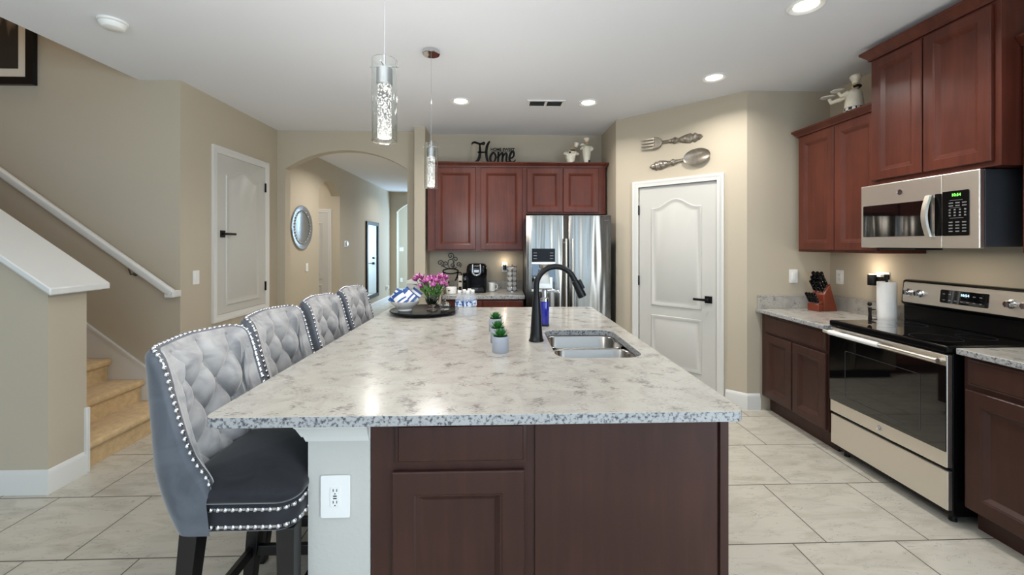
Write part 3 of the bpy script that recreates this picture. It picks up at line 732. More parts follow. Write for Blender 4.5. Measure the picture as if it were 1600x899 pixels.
blossom('petals', petal_m, fl0, 6, 34, .046, .022); blossom('inner_petals', petal2_m, fl0, 5, 62, .038, .017)
rnd = random.Random(11)
for k in range(25):
    o = fl0 if k == 0 else dup(fl0, fl0.location)
    a = k*2.399; rr = sqrt((k+.5)/25)
    lean = radians(4+33*rr); o.location = (VX+.012*cos(a), VY+.012*sin(a), TZ+.045+rnd.uniform(0,.012)); sc = rnd.uniform(.78, 1.14)-.05*rr
    o.scale = (sc, sc, sc)
    o.rotation_euler = (Matrix.Rotation(a,4,'Z') @ Matrix.Rotation(lean,4,'Y') @ Matrix.Rotation(rnd.uniform(0,6),4,'Z')).to_euler()
cdh = thing('candy_dish', 'small cut glass candy dish with pointed lid on the tray', 'candy dish', (-.435, 3.36, TZ))
MB().lathe([(.03,0),(.036,.003),(.040,.02),(.046,.036),(.044,.036),(.037,.02),(.001,.008)], 14).build('dish', glass_m, cdh, smooth=20)
MB().lathe([(.048,.0365),(.047,.041),(.034,.055),(.014,.068),(.006,.075),(.009,.083),(.004,.092),(.001,.093)], 14).build('lid', glass_m, cdh, smooth=20)
# -- water bottles
wb0 = thing('water_bottle', 'frontmost clear water bottle of the cluster beside the tray', 'water bottle', (-.305, 3.215, .9152), 0, 'water bottles on the island')
MB().lathe([(.026,0),(.031,.004),(.0315,.02),(.029,.028),(.0315,.036),(.0315,.075),(.0305,.078),(.0305,.12),(.0315,.124),(.030,.14),(.020,.165),(.0125,.178),(.0125,.19)], 20).build('bottle', pet_m, wb0)
MB().lathe([(.0318,.079),(.0318,.119)], 20, cap0=False, cap1=False).build('label', label_m, wb0)
MB().lathe([(.0145,.183),(.0148,.184),(.0148,.198),(.013,.2)], 16).lathe([(.0155,.174),(.0155,.177)], 16).build('cap', plate_m, wb0)
for (x, y), lb in zip(((-.238,3.20),(-.272,3.275),(-.205,3.262),(-.236,3.335)), ('front right water bottle of the cluster beside the tray','water bottle behind the frontmost one in the cluster','rightmost water bottle of the cluster beside the tray','rearmost water bottle of the cluster by the tray')):
    dup(wb0, (x, y, .9152), random.uniform(0, 6), lb)

# ------------------------------------------------------------------ bar stools
def make_stool(loc, label):
    t = thing('bar_stool', label, 'bar stool', loc, 0, 'tufted bar stools along the island')
    HW = .255
    # plan path: near wing front -> near corner -> back -> far corner -> far wing front
    path = []
    for i in range(17): path.append((-.055-.10*i/16, -HW))
    cr = .105
    for i in range(1, 9):
        a = radians(-90-90*i/8); path.append((-.155+cr*cos(a), -HW+cr+cr*sin(a)))
    for i in range(1, 25):
        y = -(HW-cr)+2*(HW-cr)*i/24; path.append((-.26-.018*cos(pi*y/(2*(HW-cr))), y))
    k0 = len(path)
    for i in range(1, 9):
        a = radians(180-90*i/8); path.append((-.155+cr*cos(a), HW-cr+cr*sin(a)))
    for i in range(1, 17): path.append((-.155+.10*i/16, HW))
    P = [Vector(p) for p in path]; n = len(P)
    # refine
    Q = []
    for i in range(n-1):
        Q += [P[i], (P[i]+P[i+1])/2]
    Q.append(P[-1]); P = Q; n = len(P)
    arc_ = [0]
    for i in range(1, n): arc_.append(arc_[-1]+(P[i]-P[i-1]).length)
    tot = arc_[-1]
    nr = []
    for i in range(n):
        d = (P[min(n-1,i+1)]-P[max(0,i-1)]).normalized(); nr.append(Vector((d.y, -d.x)))   # right of travel (outwards is...)
    # inward normal points to the plan centre
    nin = [(-v if v.dot(Vector((-.06,0))-p) < 0 else v) for v, p in zip(nr, P)]
    rim = [(.0,.655),(.007,.69),(.018,.712),(.034,.735),(.050,.765),(.065,.81),(.080,.88),(.094,.96),(.108,1.03),(.124,1.07),(.15,1.09),(.20,1.10),(.6,1.115)]
    def zt(a):
        a = min(a, tot-a)
        for (a0, z0), (a1, z1) in zip(rim, rim[1:]):
            if a <= a1: return z0+(z1-z0)*(a-a0)/(a1-a0)
        return rim[-1][1]
    def place(p, z):
        x, y = p
        k = max(0, .76-z)/.225
        if x < 0: x = x*(1-.30*k*k)
        y = y*1.0
        if z > .66: x -= .085*(z-.66)*min(1, max(0, -x)/.15)
        return Vector((x, y, z))
    TH = .052
    MO = 16; outer = []
    for j in range(MO+1):
        outer.append([place(P[i], .535+(zt(arc_[i])-.02-.535)*j/MO) for i in range(n)])
    # rolled rim
    rimr = []
    for j in range(1, 7):
        a = pi*j/6; row = []
        for i in range(n):
            z = zt(arc_[i]); base = place(P[i], z-.02); o = TH/2*(1-cos(a))
            row.append(base+Vector((nin[i].x*o, nin[i].y*o, .026*sin(a))))
        rimr.append(row)
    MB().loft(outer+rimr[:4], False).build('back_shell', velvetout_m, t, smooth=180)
    MI = 64; inner = []
    Wd, Hd = .150, .20
    for j in range(MI+1):
        row = []
        for i in range(n):
            top = zt(arc_[i])-.02; z = top+(.60-top)*j/MI
            if top < .62: z = top
            u = arc_[i]-tot/2; v = z-1.02
            A = u/Wd+v/Hd; B = u/Wd-v/Hd
            f = (abs(sin(pi*A))*abs(sin(pi*B)))**.42
            edge = min(1, (top-z)/.05)
            if v > 0:      # pleats from the top button row to the rim
                f = (abs(sin(pi*u/Wd))**.5)*(1-.0*edge) if True else f
            au = abs(u); fade = max(0, min(1, (.33-au)/.09))
            f = f*fade+.62*(1-fade)
            d = TH+.054*f*min(1, .3+edge) - .006
            b0 = place(P[i], z); row.append(b0+Vector((nin[i].x*d, nin[i].y*d, 0)))
        inner.append(row)
    MB().loft(rimr[3:]+inner, False).build('tufted_backrest', velvet_m, t, smooth=180)
    # buttons
    for kz in range(-4, 2):
        for ku in range(-3, 4):
            # points where A and B are both whole
            for s_ in (0,):
                u = Wd*(ku+.5*(kz % 2)); v = Hd*.5*kz
                if abs(u) > .30 or v > .01 or 1.02+v < .66: continue
                aa = u+tot/2; i = min(range(n), key=lambda q_: abs(arc_[q_]-aa))
                p = place(P[i], 1.02+v); p += Vector((nin[i].x*(TH+.001), nin[i].y*(TH+.001), 0))
                MM = T(*p) @ Vector((nin[i].x, nin[i].y, 0)).to_track_quat('Z','Y').to_matrix().to_4x4()
                MB().ell((0,0,0), (.0105,.0105,.006), 10, 6, MM).build('tuft_button', velvet_m, t)
    # seat: boxed band and domed cushion
    def ring(ins, z, r, sc=1): return [(.014+(x-.014)*sc, y*sc, z) for x, y in rrect(-.185+ins, .213-ins, -.238+ins, .238-ins, r, 8)]
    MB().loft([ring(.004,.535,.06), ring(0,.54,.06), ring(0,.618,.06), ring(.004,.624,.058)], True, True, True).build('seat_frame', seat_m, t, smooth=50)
    loops = [ring(-.002,.624,.06), ring(-.010,.636,.065), ring(-.010,.652,.065)]
    for i in range(1, 9):
        a = pi/2*i/8; loops.append(ring(-.010, .652+.045*sin(a), .065, max(.02, cos(a)**.75)))
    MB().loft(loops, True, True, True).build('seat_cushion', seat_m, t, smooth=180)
    # nailheads
    nh = MB()
    def nail(p, nv):
        q_ = Vector(nv).to_track_quat('Z','Y').to_matrix().to_4x4()
        nh.lathe([(.0082,0),(.0076,.0035),(.005,.006),(.0008,.0075)], 8, M=T(*p) @ q_, cap0=False)
    band = []
    x = -.048
    while x < .148: band.append(((x, -.238), (0,-1,0))); x += .0235
    for i in range(4):
        a = radians(-90+90*(i+.5)/4); band.append(((.153+.06*cos(a), -.178+.06*sin(a)), (cos(a), sin(a), 0)))
    y = -.18
    while y < .185: band.append(((.213, y), (1,0,0))); y += .0235
    x = .148
    while x > -.05: band.append(((x, .238), (0,1,0))); x -= .0235
    strip = [(-.054, -.2385)] + [b_[0] for b_ in band] + [(-.054, .2385)]
    for z, nm in ((.606, 'upper_nailhead_trim'), (.551, 'lower_nailhead_trim')):
        nh = MB()
        for (px, py), nv in band: nail((px, py, z), nv)
        nh.loft([[(px*1.003, py*1.003, z-.004), (px*1.003, py*1.003, z+.004)] for px, py in strip], False)
        nh.build(nm, nail_m, t, smooth=60)
    nh = MB()
    # along the rim face: follow arclength+height
    last = None; pts = []
    for i in range(n):
        z = zt(arc_[i]); base = place(P[i], z-.02); c = base+Vector((nin[i].x*TH*.42, nin[i].y*TH*.42, .026)); pts.append((c, i))
    acc = .0; lastp = pts[0][0]
    for c, i in pts[1:]:
        seg = (c-lastp).length; dirn = (c-lastp).normalized() if seg > 0 else Vector((1,0,0)); pos = -acc
        while pos+.0235 <= seg:
            pos += .0235; p = lastp+dirn*pos
            side = Vector((nin[i].x, nin[i].y, 0)); nv = side.cross(dirn)
            if nv.z < 0: nv = -nv
            if abs(dirn.z) > .6 : nv = Vector((abs(nv.x) , nv.y, nv.z))
            nail(p, nv)
        acc = seg-pos; lastp = c
    nh.tube([c for c, i in pts], .0035, 5)
    nh.build('rim_nailhead_trim', nail_m, t, smooth=60)
    # legs and stretchers
    def leg(xt, yt, xb, yb):
        w0, w1 = .029, .021
        q4 = lambda x, y, w, z: [(x-w,y-w,z),(x+w,y-w,z),(x+w,y+w,z),(x-w,y+w,z)]
        MB().loft([q4(xb,yb,w1,0), q4(xb+(xt-xb)*.55,yb+(yt-yb)*.5,w0*.9,.30), q4(xt,yt,w0,.534)], True, True, True).build('leg', blackwood_m, t, bevel=.003, smooth=0)
    for sy in (-1, 1):
        leg(.178, .195*sy, .178, .195*sy); leg(-.125, .20*sy, -.185, .20*sy)
        MB().box(-.16, .165, .195*sy-.011, .195*sy+.011, .155, .195).build('stretcher', blackwood_m, t, bevel=.002, smooth=0)
    MB().box(.167, .189, -.18, .18, .22, .262).build('footrest', blackwood_m, t, bevel=.002, smooth=0)
    MB().box(-.178, -.156, -.185, .185, .155, .195).build('stretcher', blackwood_m, t, bevel=.002, smooth=0)
    return t
s0 = make_stool((-.875, 1.60, 0), 'nearest tufted grey velvet bar stool with whole seat in view')
s0.scale = (1, 1, 1.02)
dup(s0, (-.915, 2.165, 0), 0, 'second nearest tufted grey velvet bar stool along the island')
dup(s0, (-.915, 2.735, 0), 0, 'third tufted grey velvet bar stool, between second and farthest')
dup(s0, (-.915, 3.30, 0), 0, 'farthest tufted grey velvet bar stool, nearest the black tray')

# ------------------------------------------------------------------ coffee nook at the back wall
uc = thing('wall_cabinet', 'dark cherry double door wall cabinet above the coffee maker', 'wall cabinet', (-.831, 4.87, 0))
cab_body(uc, 1.149, .328, 1.388, 2.375, wood_m)
cab_door(uc, .09, .56, 1.41, 2.36, wood_m); cab_door(uc, .62, 1.105, 1.41, 2.36, wood_m)
crown(uc, 1.149, .328, 2.375, wood_m, left=False, right=False)
uf = thing('wall_cabinet', 'dark cherry short wall cabinet above the refrigerator', 'wall cabinet', (.3185, 4.87, 0))
cab_body(uf, .939, .328, 1.825, 2.375, wood_m)
cab_door(uf, .012, .425, 1.845, 2.36, wood_m); cab_door(uf, .437, .85, 1.845, 2.36, wood_m)
crown(uf, .939, .328, 2.375, wood_m, left=False, right=True)
bc = thing('base_cabinet', 'dark cherry base cabinet under the coffee counter', 'base cabinet', (-.60, 4.54, 0))
cab_body(bc, .87, .655, .11, .874, wood_m, toe=True)
cab_drawer(bc, .43, .86, .72, .855, wood_m); cab_drawer(bc, .02, .41, .72, .855, wood_m); cab_door(bc, .02, .41, .13, .70, wood_m); cab_door(bc, .43, .86, .13, .70, wood_m)
k = MB().box(-.612, .282, 4.50, 5.199, .875, .915); tag(k.build('coffee_countertop', granite_m, bevel=.004), 'granite countertop under the coffee maker beside the refrigerator', 'countertop')
k = MB().box(-.612, .282, 5.176, 5.199, .9155, 1.02); tag(k.build('coffee_backsplash', splash_m, bevel=.002), 'low granite backsplash behind the coffee maker', 'backsplash')
pw_ = thing('counter_end_wall', 'low beige end wall with white cap beside the coffee counter', 'column', (-.935, 4.45, 0))
MB().box(0, .315, 0, .428, 0, 1.0).build('shaft', wall_m, pw_, smooth=0)
cc = MB().sweep([(0,.425),(0,0),(.315,0),(.315,.425)], [(0,.985),(.008,.985),(.014,1.0),(.02,1.005),(.03,1.05),(.04,1.055),(.04,1.085),(0,1.085)]).box(0,.315,0,.428,1.0,1.085)
cc.build('cap', white_m, pw_, smooth=30)
# coffee maker
cm = thing('coffee_maker', 'black single serve coffee maker with silver horseshoe handle', 'coffee maker', (-.255, 4.86, .9155))
b_ = MB()
b_.loft([[(x, y, z) for x, y in rrect(-.105+i, .105-i, -.12+i, .13-i, .035, 5)] for i, z in ((0,.0),(-.002,.012),(0,.02),(.012,.06))], True, True, True)
b_.loft([[(x, y, z) for x, y in rrect(-.11+i, .11-i, .0, .13-i, .03, 5)] for i, z in ((0,.02),(0,.2),(-.004,.3))], True, True, True)
b_.loft([[(x, y, z) for x, y in rrect(-.118+i, .118-i, -.125+i, .132-i, .05, 6)] for i, z in ((.012,.175),(.002,.19),(0,.26),(.006,.30),(.025,.326),(.05,.332))], True, True, True)
b_.box(-.105,-.082,-.09,.01,.02,.19).box(.082,.105,-.09,.01,.02,.19)
b_.build('housing', blackgloss_m, cm, smooth=50)
hs = MB(); pts = []
for i in range(25):
    a = pi+pi*i/24; pts.append((.046*cos(a), -.131, .245+.042*sin(a)))
pts = [(-.042,-.122,.325)] + pts + [(.042,-.122,.325)]
hs.tube(pts, .011, 10); hs.build('handle', silver_m, cm)
MB().box(-.028,.028,-.128,-.1255,.235,.262).build('display', mat('lcd_glow', (200,215,225), .3), cm)
MB().box(-.07,.07,-.125,.0,.0205,.026).build('drip_tray', black_m, cm)
MB().box(-.012,-.002,-.1325,-.1245,.045,.051).box(.004,.016,-.1325,-.1245,.045,.053).build('badge', silver_m, cm)
MB().box(-.165,-.1185,-.03,.10,0,.225).build('water_tank', blackglass_m, cm, bevel=.008)
mg = thing('coffee_mug', 'plain white mug right of the coffee maker', 'mug', (-.085, 4.95, .9155))
MB().lathe([(.036,0),(.040,.003),(.041,.095),(.040,.098),(.037,.097),(.036,.01),(.001,.007)], 28).build('mug_body', ceramic_m, mg)
MB().tube([(.040,0,.08),(.062,0,.078),(.068,0,.05),(.06,0,.024),(.040,0,.02)], .0055, 8).build('handle', ceramic_m, mg)
cr_ = thing('pod_carousel', 'chrome wire coffee pod carousel beside the refrigerator', 'pod carousel', (.155, 4.92, .9155))
cb_ = MB().lathe([(.075,0),(.075,.008),(.02,.012)], 28).tube([(0,0,.01),(0,0,.315)], .006, 8)
cb_.build('base_and_post', chrome_m, cr_)
wi = MB()
for kk in range(5):
    z = .035+.058*kk
    for q_ in range(6):
        a = 2*pi*q_/6+pi/6*0; cx, cy = .052*cos(a), .052*sin(a)
        wi.tube([(cx+.027*cos(s_*pi/6)*(-sin(a)), cy+.027*cos(s_*pi/6)*cos(a), z+.027*sin(s_*pi/6)) for s_ in range(12)], .0022, 5, closed=True)
for q_ in range(6):
    a = 2*pi*q_/6+pi/6; wi.tube([(.056*cos(a),.056*sin(a),.01),(.056*cos(a),.056*sin(a),.31)], .0025, 6)
wi.build('wire_rings', chrome_m, cr_)
pod0 = None
for kk in range(5):
    for q_ in (3, 4, 5):
        a = 2*pi*q_/6; z = .9155+.035+.058*kk
        loc = (.155+.056*cos(a), 4.92+.056*sin(a), z)
        if pod0 is None:
            pod0 = thing('coffee_pod', 'foil topped coffee pod held in the chrome carousel', 'coffee pod', loc, a, 'coffee pods in the carousel')
            MR = Matrix.Rotation(pi/2,4,'Y')
            MB().lathe([(.016,-.030),(.0225,-.001)], 16, M=MR).build('cup', ceramic_m, pod0)
            MB().lathe([(.0245,-.001),(.0245,.001),(.014,.0018),(.001,.0018)], 16, M=MR).build('lid', pod_m, pod0)
        else: dup(pod0, loc, a)
bxx = thing('tall_box', 'narrow cream box standing left of the coffee maker', 'box', (-.450, 4.93, .9155))
MB().box(-.024,.022,-.05,.05,0,.185).build('carton', mat_board_m, bxx, bevel=.002)
MB().box(-.018,.014,-.0515,-.0503,.02,.06).box(-.018,.014,-.0515,-.0503,.11,.13).build('print', hold_m, bxx)
hm = thing('heart_mug', 'wide white mug with black heart behind the pink flowers', 'mug', (-.535, 4.70, .9155))
MB().lathe([(.05,0),(.058,.004),(.062,.07),(.06,.073),(.056,.07),(.05,.01),(.001,.008)], 28).build('mug_body', ceramic_m, hm)
MB().tube([(.06,0,.062),(.084,0,.06),(.088,0,.035),(.06,0,.016)], .005, 8).build('handle', black_m, hm)
hp = [(.011*(16*sin(t_)**3)/16, .011*(13*cos(t_)-5*cos(2*t_)-2*cos(3*t_)-cos(4*t_))/16) for t_ in [2*pi*i/28 for i in range(28)]]
MB().prism(hp, T(-.02,-.0585,.04) @ RX, .004).build('heart', black_m, hm)
# metal cup wall art
ca = thing('coffee_cup_wall_art', 'black and grey metal coffee cup with steam scrolls on the wall', 'wall art', (-.60, 5.185, .975)); ca.scale = (1.1, 1, 1.08)
c1 = MB()
c1.tube([(.0+.085*cos(2*pi*i/28), 0, .150+.028*sin(2*pi*i/28)) for i in range(28)], .007, 8, closed=True)
c1.tube([(-.082,0,.145),(-.075,0,.09),(-.05,0,.045),(-.02,0,.022),(.03,0,.022),(.055,0,.045),(.075,0,.09),(.082,0,.145)], .0075, 8)
c1.tube([(.083,0,.135),(.115,0,.135),(.122,0,.11),(.105,0,.085),(.07,0,.075)], .006, 8)
c1.tube([(-.02,0,.018),(.04,0,.014),(.085,0,.03),(.12,0,.055)], .005, 8)
c1.build('cup_outline', black_m, ca)
def spiral(cx, cz, r0, turns, start, sgn, n=26): return [(cx+sgn*r0*(1-.8*i/n)*cos(start+2*pi*turns*i/n), 0, cz+r0*(1-.8*i/n)*sin(start+2*pi*turns*i/n)) for i in range(n+1)]
c2 = MB()
for (cx, cz, r_, s0_, sg) in ((0,.325,.042,-1.6,1),(-.115,.245,.036,-1.0,1),(-.055,.235,.03,-1.2,-1),(.055,.285,.034,-1.4,-1),(.09,.225,.032,-1.2,1),(.02,.215,.028,-1.5,1)):
    c2.tube(spiral(cx, cz, r_, 1.35, s0_, sg), .005, 6)
c2.tube([(-.01,0,.18),(-.03,0,.22),(-.025,0,.27),(0,0,.29)], .005, 6).tube([(.02,0,.18),(.04,0,.22),(.03,0,.26)], .005, 6).tube([(-.03,0,.18),(-.08,0,.205),(-.11,0,.212)], .005, 6).tube([(.04,0,.178),(.07,0,.195)], .005, 6)
c2.build('steam_scrolls', mattegrey_m, ca)
nl = thing('plug_in_night_light', 'black plug-in night light glowing behind the pod carousel', 'night light', (.072, 5.199, 1.185))
MB().box(-.038,.038,-.006,-.0005,-.06,.06).build('outlet_plate', plate_m, nl, bevel=.002)
MB().loft([[(x,y,z) for x,y in rrect(-.02,.02,-.05,-.008,.008,4)] for z in (-.03,.03)], True, True, True).build('housing', black_m, nl)
MB().lathe([(.012,0),(.012,.004)], 14, (0,-.028,.0305)).build('lamp', glow_m, nl); point('night_light_glow', (0,-.08,.07), .5, WARM, .012, nl)

# -- refrigerator
rf = thing('refrigerator', 'stainless side by side refrigerator with ice dispenser', 'refrigerator', (.292, 4.42, 0))
FW, FH = .912, 1.783
MB().box(.006, FW-.006, .075, .76, .02, FH-.012).build('body', darkgrey_m, rf, smooth=0, bevel=.004)
MB().box(.02, FW-.02, .06, .2, 0, .09).build('kick_grille', black_m, rf, smooth=0)
def fdoor(x0, x1):
    lo = []
    for z, i in ((.095,.006),(.10,0),(FH-.006,0),(FH,.006)):
        pts = []
        for i2 in range(13):
            u = i2/12; x = x0+i+(x1-x0-2*i)*u; bul = .012*(1-(2*u-1)**6)
            pts.append((x, .004+.012-bul-.008*(1-(2*u-1)**2)+i, z))
        pts += [(x1-i, .072, z), (x0+i, .072, z)]
        lo.append(pts)
    return lo
SX = .452
for nm, a, c in (('freezer_door', 0, SX-.004), ('fridge_door', SX+.004, FW)):
    d_ = MB().loft(fdoor(a, c), True, True, True).build(nm, fridge_m, rf, smooth=35)
    hx = SX-.035 if a == 0 else SX+.035
    h_ = MB().tube([(hx,-.058,.62),(hx,-.062,.9),(hx,-.062,1.25),(hx,-.058,1.53)], .011, 10, sx=.9)
    for z in (.66, 1.49): h_.tube([(hx,-.058,z),(hx,.002,z)], .009, 8)
    h_.build('door_handle', steel_m, d_)
MB().box(SX-.068, SX-.004, .0, .004, .1, .101).build('door_seam', black_m, rf)
fd = [o for o in rf.children if o.name.startswith('freezer_door')][0]
dsp = MB().box(.058, .305, -.012, .004, 1.28, 1.425); dsp.build('dispenser_panel', blackgloss_m, fd, bevel=.004)
MB().box(.058, .305, -.010, .004, .985, 1.275).build('dispenser_recess', blackglass_m, fd, bevel=.003)
MB().box(.055, .308, -.016, .003, 1.258, 1.282).build('dispenser_shelf', steel_m, fd, bevel=.002)
MB().box(.055,.308,-.016,.003,.968,.990).build('drip_ledge', steel_m, fd, bevel=.002)
MB().box(.085,.278,-.013,-.0095,1.0,1.12).build('dispenser_back', steel_m, fd, bevel=.002)
MB().lathe([(.05,0),(.042,-.03),(.02,-.045)], 20, (.18,-.012,1.255)).loft([[(.115,-.014,1.13),(.245,-.014,1.13),(.225,-.03,1.20),(.135,-.03,1.20)],[(.105,-.0105,1.0),(.255,-.0105,1.0),(.23,-.02,1.20),(.13,-.02,1.20)]],True,True,True).build('dispenser_chute', steel_m, fd)
ic = MB()
for z in (1.315, 1.345, 1.375):
    for x in (.075, .25): ic.box(x, x+.035, -.0128, -.0121, z, z+.007)
ic.build('dispenser_icons', keys_m, fd, smooth=0)
fr_ = [o for o in rf.children if o.name.startswith('fridge_door')][0]
MB().box(.83,.885,-.0035,-.001,1.722,1.730).build('badge', mattegrey_m, fr_)

# -- word sign above the cabinets
ws = thing('word_sign', 'black metal script sign reading Home above the back cabinets', 'sign', (-.062, 4.93, 2.4265))
def ribbon(mb, pts, wd, y=-.006, th=.012):
    P = [Vector(p) for p in pts]
    # smooth catmull-rom
    out = []; ws_ = []
    for i in range(len(P)-1):
        p0_, p1_, p2_, p3_ = P[max(0,i-1)], P[i], P[i+1], P[min(len(P)-1,i+2)]
        for k in range(6):
            t_ = k/6; out.append(.5*((2*p1_)+(p2_-p0_)*t_+(2*p0_-5*p1_+4*p2_-p3_)*t_*t_+(3*p1_-p0_-3*p2_+p3_)*t_**3)); ws_.append(wd[i]+(wd[i+1]-wd[i])*t_)
    out.append(P[-1]); ws_.append(wd[-1]); lo = []
    for i, (p, w) in enumerate(zip(out, ws_)):
        d = (out[min(len(out)-1,i+1)]-out[max(0,i-1)]); d = d.normalized() if d.length else Vector((1,0)); n_ = Vector((-d.y, d.x))*w/2
        lo.append([(p.x+n_.x, y, p.y+n_.y), (p.x-n_.x, y, p.y-n_.y), (p.x-n_.x, y+th, p.y-n_.y), (p.x+n_.x, y+th, p.y+n_.y)])
    mb.loft(lo, True, True, True)
# glyph strokes traced in a 0..1.28 x 0..0.64 box, scaled to 0.52 m wide
hs_ = MB(); K = .406
def G(*pts): return [((x-.64)*K, z*K+.006) for x, z in pts]
def stroke(pts, w): ribbon(hs_, G(*pts), [q_*K*1.3+.002 for q_ in w])
stroke([(0,.535),(.03,.585),(.09,.60),(.17,.575),(.25,.555),(.31,.58),(.35,.60),(.375,.575),(.345,.545),(.29,.55),(.25,.57)], [.012,.03,.042,.04,.035,.025,.025,.03,.028,.022,.012])
stroke([(.235,.56),(.238,.45),(.24,.32),(.225,.18),(.175,.07),(.10,.01),(.04,.005),(.0,.03)], [.03,.045,.055,.06,.06,.05,.03,.01])
stroke([(.53,.635),(.49,.585),(.445,.48),(.425,.35),(.43,.2),(.46,.07),(.52,.012),(.56,.03)], [.02,.045,.055,.055,.055,.05,.045,.03])
stroke([(.17,.315),(.3,.312),(.43,.315)], [.022,.03,.022])
stroke([(.66,.30),(.60,.28),(.55,.20),(.54,.11),(.57,.04),(.62,.025),(.67,.07),(.70,.16),(.685,.25),(.65,.295)], [.03,.045,.05,.05,.045,.035,.035,.04,.04,.03])
stroke([(.71,.165),(.75,.17)], [.015,.015])
stroke([(.78,.33),(.775,.2),(.765,.03)], [.04,.045,.04])
stroke([(.785,.17),(.84,.26),(.89,.29),(.905,.24),(.895,.12),(.89,.03)], [.02,.03,.04,.045,.045,.04])
stroke([(.90,.15),(.955,.26),(1.0,.285),(1.02,.24),(1.01,.12),(1.02,.045),(1.06,.03),(1.10,.06)], [.02,.03,.04,.045,.045,.04,.03,.02])
stroke([(1.12,.14),(1.18,.16),(1.225,.22),(1.225,.31),(1.19,.345),(1.14,.29),(1.105,.19),(1.105,.09),(1.14,.03),(1.20,.025),(1.25,.06),(1.275,.105)], [.02,.03,.035,.04,.045,.05,.05,.05,.045,.035,.025,.012])
hs_.build('script_word', ink_m, ws)
vs, fs = text_geo('HOME SWEET', .046, .005, .0016)
MB().add(vs, fs).xf(T(.105, -.001, .165) @ RX).build('small_words', ink_m, ws, smooth=0)
hs2 = MB().box(-.03, .225, -.003, .004, .137, .142); hs2.build('bar', ink_m, ws)

